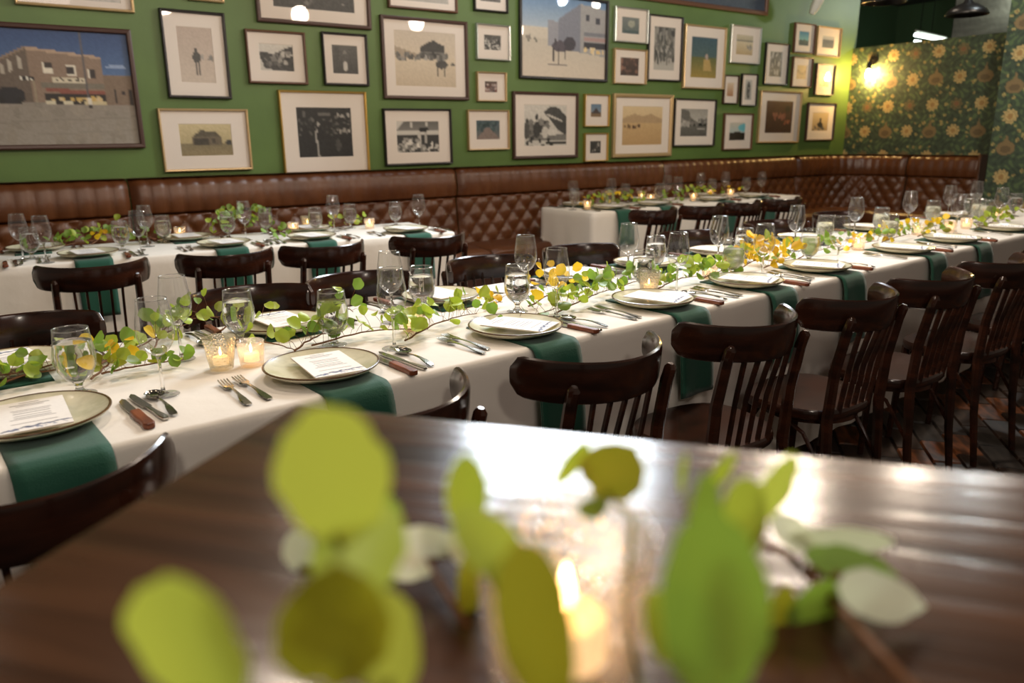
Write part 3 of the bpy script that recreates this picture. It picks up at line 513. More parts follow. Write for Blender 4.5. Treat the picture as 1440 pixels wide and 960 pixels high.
# ------------------------------------------------------------------ chairs
def make_chair():
    t = thing('dining_chair', 'x', 'chair', (0, 0, 0), 0)
    w_ = M['wood']; ZC = .82
    # seat: rounded trapezoid, dished
    pts = []
    for i in range(28):
        a = 2*PI*i/28; x, y = math.cos(a), math.sin(a); e = .72
        x = math.copysign(abs(x)**e, x); y = math.copysign(abs(y)**e, y); pts.append((x*(.195+.015*y), y*.172-.063))
    sb = MB(); n = len(pts); rings = [(1.0, .425), (1.02, .432), (1.02, .45), (1.0, .458), (.8, .457), (.5, .450)]
    sb.add([(x*s, y*s, z) for s, z in rings for x, y in pts]+[(0, 0, .448), (0, 0, .425)], [(k*n+i, k*n+(i+1) % n, (k+1)*n+(i+1) % n, (k+1)*n+i) for k in range(5) for i in range(n)]+[(5*n+i, 5*n+(i+1) % n, 6*n) for i in range(n)]+[((i+1) % n, i, 6*n+1) for i in range(n)])
    part('seat', sb, w_, t)
    # crest rail: bent arc whose ends sweep forward
    cr = MB(); K = 36; NP = 12; vs_ = []
    for i in range(K+1):
        q = -1+2*i/K; a = q*1.22; x = .212*math.sin(a)/math.sin(1.22); y = -.295+.17*(1-math.cos(a))/(1-math.cos(1.22)); e = 1-abs(q)
        hh = .051*min(1, .45+.55*math.sqrt(max(0, 1-((max(abs(q), .86)-.86)/.14)**2))) if abs(q) > .86 else .051
        nx_, ny_ = math.sin(a), -math.cos(a); th = .0095
        for j in range(NP):
            b = 2*PI*j/NP; cz = math.copysign(abs(math.sin(b))**.5, math.sin(b))*hh; ct = math.copysign(abs(math.cos(b))**.8, math.cos(b))*th
            lean = cz*.12*(1-abs(q)**2)
            vs_.append((x+nx_*(ct+lean), y+ny_*(ct+lean), ZC-.051+cz+.008*q*q))
    cr.add(vs_, [(i*NP+j, i*NP+(j+1) % NP, (i+1)*NP+(j+1) % NP, (i+1)*NP+j) for i in range(K) for j in range(NP)]+[tuple(range(NP)), tuple(K*NP+j for j in range(NP))[::-1]])
    part('crest_rail', cr, w_, t)
    for s in (-1, 1):      # rear posts: back legs running up behind the crest rail
        p = MB().tube([(s*.155, -.275, .0), (s*.153, -.245, .22), (s*.152, -.228, .44), (s*.152, -.238, .60), (s*.150, -.263, .73), (s*.150, -.274, .765), (s*.150, -.276, .775)], [.013, .016, .019, .018, .017, .016, .008], 8, (1, .85))
        part('rear_post', p, w_, t)
        l = MB().tube([(s*.160, .09, 0), (s*.152, .08, .22), (s*.146, .065, .43)], [.012, .015, .019], 8); part('leg', l, w_, t)
        b = MB().tube([(s*.156, .08, .24), (s*.156, .05, .36), (s*.150, .02, .415), (s*.150, -.04, .418), (s*.152, -.15, .37), (s*.152, -.235, .25)], .0075, 6); part('side_brace', b, w_, t)
    part('front_brace', MB().tube([(-.146, .082, .22), (-.11, .085, .36), (-.04, .085, .415), (.04, .085, .415), (.11, .085, .36), (.146, .082, .22)], .0075, 6), w_, t)
    for k in range(5):
        x = (k-2)*.042
        part('back_slat', MB().tube([(x, -.224, .44), (x*1.02, -.245, .60), (x*1.05, -.287+.02*(x/.1)**2, .745)], .0095, 6, (1, .6)), w_, t)
    part('seat_ring', MB().lathe([(.145, .40), (.16, .40), (.16, .43), (.145, .43), (.145, .40)], 24, (0, -.063, 0)), w_, t)
    remember(t); return t
chair0 = make_chair(); used = [0]
def place_chair(x, y, rz, label, group):
    if not used[0]: used[0] = 1; chair0.location = (x, y, 0); chair0.rotation_euler = (0, 0, rz); chair0['label'] = label; chair0['group'] = group; return chair0
    return copy_tree(chair0, (x, y, 0), rz, label, group)
g1 = 'dark bentwood chairs along the near side of the long table'
near_lab = ['dark bentwood chair at the lower left edge, only its curved back showing', 'dark bentwood chair mostly hidden by the foreground table, one crest tip showing', 'dark bentwood chair with the full curved back just beyond the foreground table, nearest centre', 'dark bentwood chair just right of the centre one, its right tip lit', 'third bentwood chair right of the foreground table corner', 'fourth bentwood chair along the near side, before the right edge', 'bentwood chair near the right edge of the photo', 'bentwood chair cut by the right edge of the photo', 'farthest near-side bentwood chair at the right edge']
for i, x in enumerate((.005, .577, 1.165, 1.71, 2.235, 2.75, 3.32, 3.86, 4.40)):
    place_chair(x, 1.485+.006*i+.012*max(0, x-2.5)*2-(.02 if i == 1 else 0), .20 if i == 1 else random.uniform(-.05, .05), near_lab[i], g1)
g2 = 'dark bentwood chairs along the far side of the long table'
far_lab = ['far-side dark chair behind the plate at the left edge', 'far-side dark chair behind the tall pair of wine glasses', 'far-side dark chair behind the iced water goblet left of centre', 'far-side dark chair standing in front of the banquette gap', 'far-side dark chair below the square end of the right back table', 'far-side dark chair behind the yellow leaf cluster', 'far-side dark chair right of the yellow leaf cluster', 'farthest far-side dark chair before the corner banquette']
for i, x in enumerate((.06, .70, 1.12, 1.71, 2.22, 3.0, 3.75, 4.5)):
    place_chair(x, 2.315+.074*x, PI+random.uniform(-.05, .05)+MA, far_lab[i], g2)
g3 = 'dark chairs at the left back table'
for i, x in enumerate((.38, .92, 1.365, 1.945)):
    place_chair(x, 3.745-.02*i, random.uniform(-.04, .04)-.02, ['leftmost dark chair at the left back table', 'second dark chair from the left at the left back table', 'third dark chair from the left at the left back table', 'rightmost dark chair at the left back table, next to the table end'][i], g3)
g4 = 'dark chairs at the right back table'
for i, x in enumerate((3.87, 4.36, 4.80, 5.30)):
    place_chair(x, 3.985, random.uniform(-.06, .06), ['leftmost dark chair at the right back table', 'second dark chair from the left at the right back table', 'third dark chair from the left at the right back table', 'rightmost dark chair at the right back table, toward the corner'][i], g4)
# ------------------------------------------------------------------ tableware prototypes
ZT_ = .7505
def first_or_copy(proto, loc, rz, label, group, scale=None):
    if 'used_' not in proto:
        proto['used_'] = 1; proto.location = loc; proto.rotation_euler = (0, 0, rz); proto['label'] = label; proto['group'] = group
        if scale: proto.scale = scale
        return proto
    c = copy_tree(proto, loc, rz, label, group, scale)
    return c
def make_plate():
    t = thing('dinner_plate', 'x', 'plate'); Rr = .138
    part('plate_body', MB().lathe([(0, .006), (.075, .006), (.088, .0075), (.12, .017), (Rr-.003, .024), (Rr, .0225), (Rr-.002, .018), (.118, .008), (.082, .001), (.07, .0), (0, .0)], 48), M['plate'], t)
    part('rim', MB().lathe([(Rr-.0045, .0240), (Rr-.002, .0252), (Rr+.0005, .0245), (Rr+.0012, .0225), (Rr-.0005, .021)], 48), M['rim'], t); remember(t); return t
def make_fork():
    t = thing('dinner_fork', 'x', 'fork'); h = MB()
    zz = lambda y: .0035+.010*max(0, math.sin((y+.1)/.2*PI))**2*.5+(.006*((y-.06)/.04) if y > .06 else 0)
    def strip(pts, th=.0022):
        vs_ = []; fs = []
        for x, y, wd in pts: z = zz(y); vs_ += [(x-wd, y, z), (x+wd, y, z), (x+wd*.8, y, z+th), (x-wd*.8, y, z+th)]
        k = len(pts)
        for i in range(k-1):
            for j in range(4): fs.append((i*4+j, i*4+(j+1) % 4, (i+1)*4+(j+1) % 4, (i+1)*4+j))
        fs += [(3, 2, 1, 0), (k*4-4, k*4-3, k*4-2, k*4-1)]; h.add(vs_, fs)
    strip([(0, -.098, .006), (0, -.09, .0095), (0, -.06, .0085), (0, -.03, .0045), (0, .0, .0035), (0, .025, .0036), (0, .036, .009), (0, .044, .0125), (0, .052, .0125)])
    for k in range(4): x = (k-1.5)*.0068; strip([(x, .050, .0022), (x, .07, .0021), (x, .09, .0019), (x, .099, .0010)])
    o = part('fork_body', h, M['steel'], t); remember(t); return t
def make_spoon():
    t = thing('spoon', 'x', 'spoon'); h = MB(); k = 10
    pts = [(-.09, .005), (-.082, .009), (-.055, .0078), (-.03, .0042), (.0, .0032), (.03, .0032), (.043, .004)]
    vs_ = []; 
    for y, wd in pts: z = .004+.007*max(0, math.sin((y+.09)/.14*PI)); vs_ += [(-wd, y, z), (wd, y, z), (wd*.8, y, z+.0022), (-wd*.8, y, z+.0022)]
    n = len(pts); h.add(vs_, [(i*4+j, i*4+(j+1) % 4, (i+1)*4+(j+1) % 4, (i+1)*4+j) for i in range(n-1) for j in range(4)]+[(3, 2, 1, 0), (n*4-4, n*4-3, n*4-2, n*4-1)])
    part('handle', h, M['steel'], t)
    b = MB(); b.grid(lambda u, v: ((.021*math.sin(v*PI/2)+.0001)*math.cos(2*PI*u), .066+(.030*math.sin(v*PI/2)+.0001)*math.sin(2*PI*u), .0105-.008*math.cos(v*PI/2)), 20, 6); b.grid(lambda u, v: ((.0205*math.sin(v*PI/2)+.0001)*math.cos(-2*PI*u), .066+(.0295*math.sin(v*PI/2)+.0001)*math.sin(-2*PI*u), .0112-.0073*math.cos(v*PI/2)), 20, 6)
    part('bowl', b, M['steel'], t); remember(t); return t
def make_knife(woodh):
    t = thing('steak_knife' if woodh else 'butter_knife', 'x', 'knife')
    part('blade', MB().prism([(-.009, .005), (-.010, .06), (-.006, .10), (.004, .118), (.009, .108), (.009, .005)], .0045, .0062), M['steel'], t, False)
    if woodh:
        o = part('handle', MB().prism([(-.010, .006), (-.0115, -.03), (-.010, -.07), (-.013, -.098), (-.006, -.106), (.008, -.104), (.012, -.09), (.010, -.05), (.011, .0), (.009, .008)], .0005, .0135), M['knifewood'], t, False); bevel(o, .003, 2)
    else:
        o = part('handle', MB().prism([(-.005, .006), (-.0048, -.03), (-.008, -.075), (-.006, -.096), (.006, -.096), (.008, -.075), (.0048, -.03), (.005, .006)], .001, .008), M['steel'], t, False); bevel(o, .002, 2)
    remember(t); return t
def card_print():
    ops = [('g', (240, 236, 230), (244, 241, 238)), ('r', .36, .06, .64, .075, (120, 112, 108))]
    rs = np.random.RandomState(2); y = .13
    for k in range(14):
        wd = rs.uniform(.2, .38); c = (132, 124, 122) if k % 3 else (84, 78, 80); ops.append(('r', .5-wd, y, .5+wd, y+.012, c)); y += .042 if k % 3 != 2 else .062
    ops += [('p', [(.0, .95), (.12, .90), (.22, .92), (.36, .85), (.46, .89), (.55, .845), (.68, .87), (.8, .835), (1, .86), (1, .88), (.82, .865), (.7, .90), (.55, .88), (.45, .93), (.35, .89), (.2, .95), (.1, .94), (0, .97)], (52, 66, 104)), ('s', 26, .1, .86, .95, .95, .012, (60, 74, 112), (170, 176, 196)), ('n', 3)]
    return paint(ops, 36, 64, 4)
def make_menu():
    t = thing('menu_card', 'x', 'menu card'); wd, ln = .124, .196
    c = MB().box((0, 0, .0012), (wd, ln, .0012)); c.box((0, .002, .0030), (wd, ln, .0010), 0, .004); part('card', c, M['matb'], t, False)
    A = card_print(); obj('printed_face', print_mesh('printed_face', A, lambda u, v: ((u-.5)*wd, (.5-v)*ln, .0040+(.5-v)*.0007), M['paper']), t); remember(t); return t
def make_napkin(wd=.165, back=.30, drop=.27):
    t = thing('napkin', 'x', 'napkin')
    path_ = [(back, .0015), (back*.5, .0015), (.03, .0018), (.004, .0015), (-.012, -.004), (-.021, -.018), (-.030, -.05), (-.038, -.12), (-.044, -.20), (-.047, -drop)]
    for q, (name, sx, off) in enumerate((('folded_cloth', 1, 0), ('folded_layer', .985, .003))):
        mb = MB(); K = len(path_)
        def P(u, v):
            k = v*(K-1); i = min(int(k), K-2); f = k-i; y = path_[i][0]*(1-f)+path_[i+1][0]*f; z = path_[i][1]*(1-f)+path_[i+1][1]*f
            wob = .004*math.sin(u*7+q) * max(0, v-.5)*2
            n_ = (0, 1) if v < .35 else ((-1, 0))
            return ((u-.5)*wd*sx*(1-.05*max(0, v-.5)), y-(off+wob if v > .4 else 0), z+(off if v <= .4 else 0)+(.006 if v > .98 and q else 0))
        mb.grid(P, 8, 26); o = part(name, mb, M['napkin'], t, sharp=False)
        so = o.modifiers.new('thickness', 'SOLIDIFY'); so.thickness = .002; so.offset = 1
    remember(t); return t
pl0, fk0, sp0, sk0, bk0, mn0, nk0 = make_plate(), make_fork(), make_spoon(), make_knife(True), make_knife(False), make_menu(), make_napkin()
def place_setting(fr, ang, u, v, far_side, where, gname, menu=True, rotm=.0, seq=0, edge_v=0, wid=None):
    """plate centre at (u,v) in the table frame; far_side turns the setting round"""
    a = ang+(PI if far_side else 0); sg = -1 if far_side else 1; T = lambda du, dv, z=0: fr(u+sg*du, v+sg*dv, ZT_+z)
    e = fr(u+sg*.01, edge_v, ZT_)
    first_or_copy(nk0, e, a+random.uniform(-.02, .02), 'green napkin under the plate '+where, 'green napkins, '+gname)
    first_or_copy(pl0, T(0, 0, .006), random.uniform(0, 6), 'cream brown-rimmed plate, '+where, 'plates, '+gname)
    if menu: first_or_copy(mn0, T(random.uniform(-.01, .01), random.uniform(-.02, -.005), .0265), a+rotm+random.uniform(-.06, .06), 'printed menu card on the plate '+where, 'menu cards, '+gname)
    j = lambda s: random.uniform(-s, s)
    first_or_copy(fk0, T(-.215+j(.006), -.015+j(.01)), a+j(.1), 'outer fork left of the plate '+where, 'forks, '+gname)
    first_or_copy(fk0, T(-.178+j(.006), -.005+j(.01)), a+j(.08), 'inner fork left of the plate '+where, 'forks, '+gname)
    first_or_copy(sk0, T(.165+j(.005), -.06+j(.008)), a+.05+j(.07), 'wood-handled knife right of the plate '+where, 'wood-handled knives, '+gname)
    first_or_copy(bk0, T(.198+j(.005), -.045+j(.008)), a+.05+j(.06), 'steel knife right of the plate '+where, 'steel knives, '+gname)
    first_or_copy(sp0, T(.236+j(.005), -.038+j(.008)), a+j(.12), 'spoon right of the plate '+where, 'spoons, '+gname)
def to_uv(P0_, ang, p):
    dx, dy = p[0]-P0_[0], p[1]-P0_[1]; c, s = math.cos(ang), math.sin(ang); return dx*c+dy*s, -dx*s+dy*c
ordn = ['first', 'second', 'third', 'fourth', 'fifth', 'sixth', 'seventh', 'eighth', 'ninth', 'tenth']
for i, p in enumerate(((50, 590), (453, 518), (725, 462), (918, 423), (1058, 398), (1165, 378), (1275, 351), (1345, 337), (1414, 321))):
    u, v = to_uv(MP, MA, onz(*p, .765)); 
    place_setting(mf, MA, u, max(v, .142), False, '%s from left, near side, long table' % ordn[i], 'near side of the long table', rotm=(-.05, -.1, .42, .30, .3, .35, .3, .35, .3)[i], edge_v=0)
for i, p in enumerate(((12, 512), (395, 457), (620, 418), (792, 385), (882, 367), (1000, 353), (1112, 333), (1215, 320), (1330, 303))):
    u, v = to_uv(MP, MA, onz(*p, .765))
    place_setting(mf, MA, u, min(v, MW-.142), True, '%s from left, far side, long table' % ordn[i], 'far side of the long table', rotm=.1, edge_v=MW)
for i, p in enumerate(((22, 350+12), (125, 357), (316, 343), (435, 332), (562, 321))[1:]):
    u, v = to_uv(LPp, LA, onz(*p, .765)); place_setting(lf, LA, u, .15, False, '%s from left, near side, left back table' % ordn[i+1], 'near side of the left back table', rotm=.2)
place_setting(lf, LA, .62, .15, False, 'first from left, near side, left back table', 'near side of the left back table')
for i, x in enumerate((.25, 1.0, 1.72)): u, v = to_uv(LPp, LA, (x, 4.9)); place_setting(lf, LA, u, LW-.15, True, '%s from left, banquette side, left back table' % ordn[i], 'banquette side of the left back table', edge_v=LW)
for i, p in enumerate(((835, 294), (925, 288), (1010, 281), (1075, 277))): u, v = to_uv(RP, RA, onz(*p, .765)); place_setting(rf, RA, max(u, .25)+.05, .15, False, '%s from left, near side, right back table' % ordn[i], 'near side of the right back table', rotm=.3)
for i, u in enumerate((.28, 1.05, 1.8)): place_setting(rf, RA, u, RW-.15, True, '%s from left, banquette side, right back table' % ordn[i], 'banquette side of the right back table', edge_v=RW)
# ------------------------------------------------------------------ glasses
def shell(prof, th):
    inn = [(max(r-th, .0002), z) for r, z in prof]; return prof+inn[::-1]
def make_wine(h):
    k = h/.22; t = thing('wine_glass', 'x', 'glass')
    bowl = [(.0035, .092), (.012, .095), (.024, .105), (.034, .120), (.0395, .138), (.0405, .150), (.039, .168), (.0355, .190), (.0315, .2195)]
    bowl = [(r, z*k) for r, z in bowl]; part('bowl', MB().lathe(bowl, 32), M['glass'], t, sharp=False)
    part('rim', MB().lathe([(.0317, h-.0012), (.0321, h-.0002), (.0317, h+.0008), (.0311, h-.0002), (.0317, h-.0012)], 32), M['rimglass'], t, sharp=False)
    part('stem', MB().lathe([(.0, .003), (.012, .0045), (.0055, .010), (.0038, .02), (.0034, .05*k), (.0036, .08*k), (.0055, .089*k), (.009, .094*k), (.0, .0955*k)], 16), M['solid'], t, sharp=False)
    part('foot', MB().lathe([(.0, .0035), (.012, .0035), (.033, .0012), (.0345, .0008), (.033, .0), (.0, .0)], 32), M['glass'], t, sharp=False); remember(t); return t
def make_goblet(kind):
    t = thing('water_goblet', 'x', 'glass'); h = .152
    bowl = [(.009, .030), (.020, .034), (.032, .046), (.0405, .064), (.0435, .082), (.0430, .100), (.0395, .122), (.0365, .1515)]
    part('bowl', MB().lathe(bowl, 32), M['glass'], t, sharp=False)
    part('rim', MB().lathe([(.0365, h-.0014), (.0371, h-.0002), (.0365, h+.001), (.0358, h-.0002), (.0365, h-.0014)], 32), M['rimglass'], t, sharp=False)
    part('stem', MB().lathe([(.0, .004), (.016, .006), (.009, .012), (.0075, .018), (.010, .026), (.013, .030), (.0, .032)], 16), M['solid'], t, sharp=False)
    part('foot', MB().lathe([(.0, .0045), (.016, .0045), (.033, .002), (.035, .001), (.0335, .0), (.0, .0)], 32), M['glass'], t, sharp=False)
    lvl = .124 if kind != 'iced' else .118
    wp = [(0, .0335)]+[(r-.0022, z) for r, z in bowl[1:] if z < lvl]+[(.0375, lvl-.001), (.036, lvl-.0004), (0, lvl-.0006)]
    part('water' if kind != 'iced' else 'iced_drink', MB().lathe(wp, 32), M['water'] if kind != 'iced' else M['ice'], t, sharp=False)
    remember(t); return t
wn0, gb0, ic0 = make_wine(.22), make_goblet('water'), make_goblet('iced')
def glass_at(px, py, kind, label, group, zt=None):
    h = .22 if kind == 'W' else .152; p = onz(px, py, .7515+h)
    P_, A_, W_ = {'long': (MP, MA, MW), 'left': (LPp, LA, LW), 'right': (RP, RA, RW)}['left' if 'left back' in label else 'right' if ', right back table' in label else 'long']
    u, v = to_uv(P_, A_, p); v = min(max(v, .04), W_-.045); p = frame_of(P_, A_)(max(u, .04), v)
    pr = {'W': wn0, 'G': gb0, 'I': ic0}[kind]
    o = first_or_copy(pr, (p[0], p[1], .7515), random.uniform(0, 6), label, group); o['category'] = 'glass'; return o
GM = [(98, 462, 'G', 'front-left water goblet beside the lowest plate'), (212, 420, 'W', 'front wine glass at the left, its foot beside the knives'), (241, 388, 'W', 'wine glass behind the front-left one'), (332, 408, 'G', 'water goblet behind the faceted candle holder'),
 (465, 409, 'G', 'water goblet between the two left plates'), (547, 354, 'W', 'rear wine glass of the overlapping pair'), (549, 377, 'W', 'front wine glass of the overlapping pair'), (592, 375, 'G', 'water goblet right of the overlapping wine glasses'),
 (727, 373, 'G', 'water goblet in front of the yellow-leaved twig'), (739, 331, 'W', 'tall wine glass against the right back table cloth, left'), (783, 349, 'W', 'wine glass with a white reflection, right of the yellow leaves'), (906, 352, 'G', 'water goblet glowing in front of a lit votive'),
 (885, 314, 'W', 'wine glass against the leftmost chair of the right back table'), (923, 332, 'G', 'water goblet between two wine glasses, mid table'), (955, 327, 'W', 'wine glass with green leaves seen through it, mid table'), (1013, 304, 'W', 'wine glass before the second right-back chair'),
 (1048, 321, 'G', 'water goblet behind the top yellow leaf'), (1033, 337, 'I', 'cloudy iced drink left of the yellow leaves'), (1077, 315, 'W', 'wine glass rising out of the yellow leaves'), (1122, 289, 'W', 'wine glass against the last right-back chair'),
 (1141, 322, 'I', 'cloudy iced drink right of the yellow leaves'), (1162, 303, 'I', 'cloudy iced drink against the dark banquette seat'), (1184, 304, 'W', 'wine glass overlapping a cloudy drink'), (1206, 278, 'W', 'wine glass against the corner banquette'),
 (1241, 292, 'I', 'cloudy drink before the corner banquette, rear'), (1253, 301, 'I', 'cloudy drink before the corner banquette, front'), (1282, 269, 'W', 'tall wine glass left of the far lit candles'), (1314, 282, 'I', 'cloudy drink glowing beside the far candles'),
 (1338, 261, 'W', 'wine glass at the far end, left'), (1351, 273, 'W', 'wine glass just in front of the far lit candle'), (1367, 273, 'G', 'far water goblet, left of three'), (1378, 279, 'I', 'far cloudy drink, middle of three'), (1389, 281, 'I', 'far tinted drink, right of three'),
 (1376, 255, 'W', 'wine glass against the wallpapered pier, left'), (1411, 264, 'W', 'wine glass against the wallpapered pier, right'), (1430, 272, 'G', 'water goblet at the right photo edge')]
for x, y, k, l in GM: glass_at(x, y, k, l, 'glasses on the long table')
GL = [(22, 301, 'W', 'rear wine glass at the left photo edge'), (55, 305, 'W', 'front wine glass at the left photo edge'), (38, 320, 'G', 'goblet between the two wine glasses at the left edge'), (167, 311, 'G', 'goblet with an orange gleam'), (191, 297, 'W', 'front one of the wine glass pair left of the candles'), (201, 289, 'W', 'rear one of the wine glass pair left of the candles'), (227, 303, 'G', 'goblet behind the tall candle'),
 (318, 298, 'G', 'goblet in front of the leafy sprig'), (341, 283, 'W', 'wine glass over the leafy sprig'), (372, 293, 'G', 'goblet right of the leafy sprig'), (442, 292, 'G', 'goblet beside the low lit candle'), (467, 275, 'W', 'wine glass right of the low lit candle'), (491, 287, 'G', 'goblet second from the table end'), (555, 284, 'G', 'goblet at the table end'), (588, 274, 'W', 'wine glass at the table end')]
for x, y, k, l in GL: glass_at(x, y, k, l+', left back table', 'glasses on the left back table')
GR = [(785, 256, 'W', 'wine glass at the square end'), (808, 265, 'G', 'goblet at the square end'), (860, 251, 'W', 'wine glass over the yellow-green twigs'), (857, 265, 'G', 'goblet among the yellow-green twigs'), (880, 259, 'G', 'goblet right of the twigs'), (928, 258, 'G', 'goblet beside the amber candles'), (939, 247, 'W', 'left wine glass of the middle pair'), (954, 249, 'W', 'right wine glass of the middle pair'), (986, 243, 'W', 'wine glass behind the dark green leaves'),
 (1002, 252, 'G', 'goblet behind the dark green leaves'), (1021, 242, 'W', 'second wine glass from the right'), (1050, 250, 'G', 'goblet second from the corner'), (1072, 242, 'W', 'wine glass nearest the corner')]
for x, y, k, l in GR: glass_at(x, y, k, l+', right back table', 'glasses on the right back table')
# ------------------------------------------------------------------ candles
def make_candle(kind, fg=False):
    t = thing('candle_holder', 'x', 'candle')
    if kind == 'facet':
        n = 8; r0, r1, h = .030, .043, .082
        mb = MB(); rr = [(r0*.9, 0), (r0, .004), (r1, h), (r1-.003, h), (r0-.003, .008), (.0001, .008)]
        mb.lathe(rr, n); part('cup', mb, M['mercury'], t, False)
    else:
        r0, r1, h = (.027, .034, .064) if not fg else (.033, .040, .074)
        part('cup', MB().lathe([(.0001, 0), (r0, 0), (r0+.002, .004), (r1-.001, h*.7), (r1, h), (r1-.003, h), (r0-.001, .012), (.0001, .010)], 28), M['cutglass'] if fg else M['cup'], t, sharp=False)
    part('candle', MB().lathe([(.0001, .012), (.019, .012), (.019, .03), (.0175, .032), (.0001, .030)], 16), M['glowwax'], t)
    part('wick', MB().tube([(0, 0, .03), (.001, 0, .038)], .0007, 5), M['black'], t)
    part('flame', MB().lathe([(.0001, .033), (.0028, .037), (.0036, .041), (.0026, .048), (.0001, .057)], 10), M['flame'], t, sharp=False)
    remember(t); return t
fc0, vc0 = make_candle('facet'), make_candle('votive')
CM = [(312, 518, 'F', 'large faceted mercury-glass candle holder at the left'), (355, 513, 'V', 'beaded votive right of the faceted holder'), (582, 463, 'V', 'pale pink votive half hidden by leaves, centre left'), (912, 412, 'F', 'big glowing holder behind the mid-table goblet'), (997, 390, 'V', 'white glowing votive among green leaves'), (1087, 366, 'V', 'votive behind the yellow leaves'), (1206, 351, 'V', 'lit votive beside orange leaves'),
 (1290, 330, 'V', 'lit votive among far leaves'), (1335, 325, 'V', 'pinkish votive, left of the far pair'), (1358, 321, 'V', 'bright votive, right of the far pair'), (1402, 305, 'V', 'farthest lit votive, among yellow-green leaves')]
for x, y, k, l in CM:
    p = onz(x, y, .7515); first_or_copy(fc0 if k == 'F' else vc0, (p[0], p[1], .7515), random.random()*3, l, 'candles on the long table')
for x, y, k, l in [(232, 336, 'F', 'tall holder beside the lit votive, left back table'), (254, 334, 'V', 'bright lit votive, left back table'), (433, 321, 'F', 'lit holder behind a goblet, left back table'), (413, 327, 'V', 'low lit votive, left back table'), (520, 321, 'V', 'lit votive nearest the table end, left back table'), (826, 293, 'V', 'lit votive among twigs, right back table'), (902, 281, 'F', 'amber holder, right back table'), (915, 283, 'V', 'low amber votive, right back table'), (975, 281, 'V', 'lit votive among dark leaves, right back table'), (998, 276, 'V', 'second lit votive, right back table'), (1027, 275, 'V', 'lit votive nearest the corner, right back table')]:
    p = onz(x, y, .7515); first_or_copy(fc0 if k == 'F' else vc0, (p[0], p[1], .7515), random.random()*3, l, 'candles on the back tables')
# ------------------------------------------------------------------ leafy branches
def leaf_mesh(name, material, r, asp, cup, seed, n=14):
    rs = np.random.RandomState(seed); mb = MB(); vs_ = [(0, r*asp, -cup*.1)]
    for ring, q in ((1, .55), (2, 1.0)):
        for i in range(n):
            a = 2*PI*i/n-PI/2; rr = q*(1+.04*rs.randn()*(ring-1)); x = r*rr*math.cos(a); y = r*asp*rr*math.sin(a)+r*asp
            if ring == 2 and i == 0: y -= r*.12
            if ring == 2 and i == n//2: y += r*.05
            vs_.append((x, y, cup*((x/r)**2*.9+(y/(2*r*asp))**2*.5)))
    mb.add(vs_, [(0, 1+i, 1+(i+1) % n) for i in range(n)]+[(1+i, 1+n+i, 1+n+(i+1) % n, 1+(i+1) % n) for i in range(n)])
    return mb.mesh(name, material)
LV = {k: [leaf_mesh('leaf', M[k], .0165, a, c, s) for s, (a, c) in enumerate(((1.0, .006), (1.12, -.007), (.92, .010)))] for k in ('lg', 'll', 'ly', 'lo')}
def branch(px, n, mixk, hgt, label, group, lsz=1.0, seed=0, spread=.042, z0=.752):
    rs = random.Random(seed); pts = [Vector(onz(x, y, z0+.012)) for x, y in px]; base = pts[0].copy(); base.z = z0
    t = thing('leafy_branch', label, 'branch', base, 0, group)
    L = [0]
    for a, b in zip(pts, pts[1:]): L.append(L[-1]+(b-a).length)
    def at(s):
        for i in range(len(L)-1):
            if s <= L[i+1] or i == len(L)-2: f = (s-L[i])/(L[i+1]-L[i]+1e-9); return pts[i].lerp(pts[i+1], f)
    def stemz(f): return .005+hgt*math.sin(PI*min(1, max(0, f)))*.22
    sp = []
    K = 14
    for i in range(K+1): f = i/K; p = at(f*L[-1])-base; p.z = .006+stemz(f); p += Vector((rs.uniform(-1, 1), rs.uniform(-1, 1), 0))*.004; sp.append(p)
    part('stem', MB().tube(sp, [.0028*(1-.55*i/K) for i in range(K+1)], 6), M['stem'], t)
    tw = MB()
    n = int(n*1.7)
    for i in range(n):
        f = (i+.5)/n+rs.uniform(-.02, .02); q = min(K-1, max(0, int(f*K))); root = sp[q].lerp(sp[q+1], f*K-q); a = rs.uniform(0, 2*PI); rad = rs.uniform(.25, 1)*spread
        tip = root+Vector((math.cos(a)*rad, math.sin(a)*rad, rs.uniform(.0, 1)*hgt+.004)); tip.z = max(tip.z, .008)
        tw.tube([root, root.lerp(tip, .5)+Vector((0, 0, .006)), tip], .0006, 4)
        k = rs.choices([m_[0] for m_ in mixk], [m_[1] for m_ in mixk])[0]; sz = lsz*rs.uniform(.75, 1.3)
        up = Vector((rs.gauss(0, .55), rs.gauss(-.45, .5), rs.uniform(.15, 1.0))).normalized(); d = (tip-root); d.z *= .3; d = (d+Vector((0, 0, rs.uniform(-.01, .03)))).normalized()
        y = (d-up*d.dot(up)).normalized(); x = y.cross(up); m4 = Matrix(((x.x, y.x, up.x, 0), (x.y, y.y, up.y, 0), (x.z, y.z, up.z, 0), (0, 0, 0, 1)))
        low = min(0, y.z*.034*sz); tip2 = tip.copy(); tip2.z = max(tip.z, .004-low+.012*abs(x.z))
        o = obj('leaf', rs.choice(LV[k]), t, tip2, m4.to_euler(), sz)
    tag(part('twigs', tw, M['stem'], t), kind='stuff')
    return t
GG = [('lg', 5), ('ll', 3)]; GLm = [('lg', 2), ('ll', 6), ('ly', .6)]; YY = [('ly', 6), ('ll', 1)]; MX = [('ly', 2), ('ll', 2), ('lg', 2), ('lo', 1)]
gb = 'leafy branches along the long table'
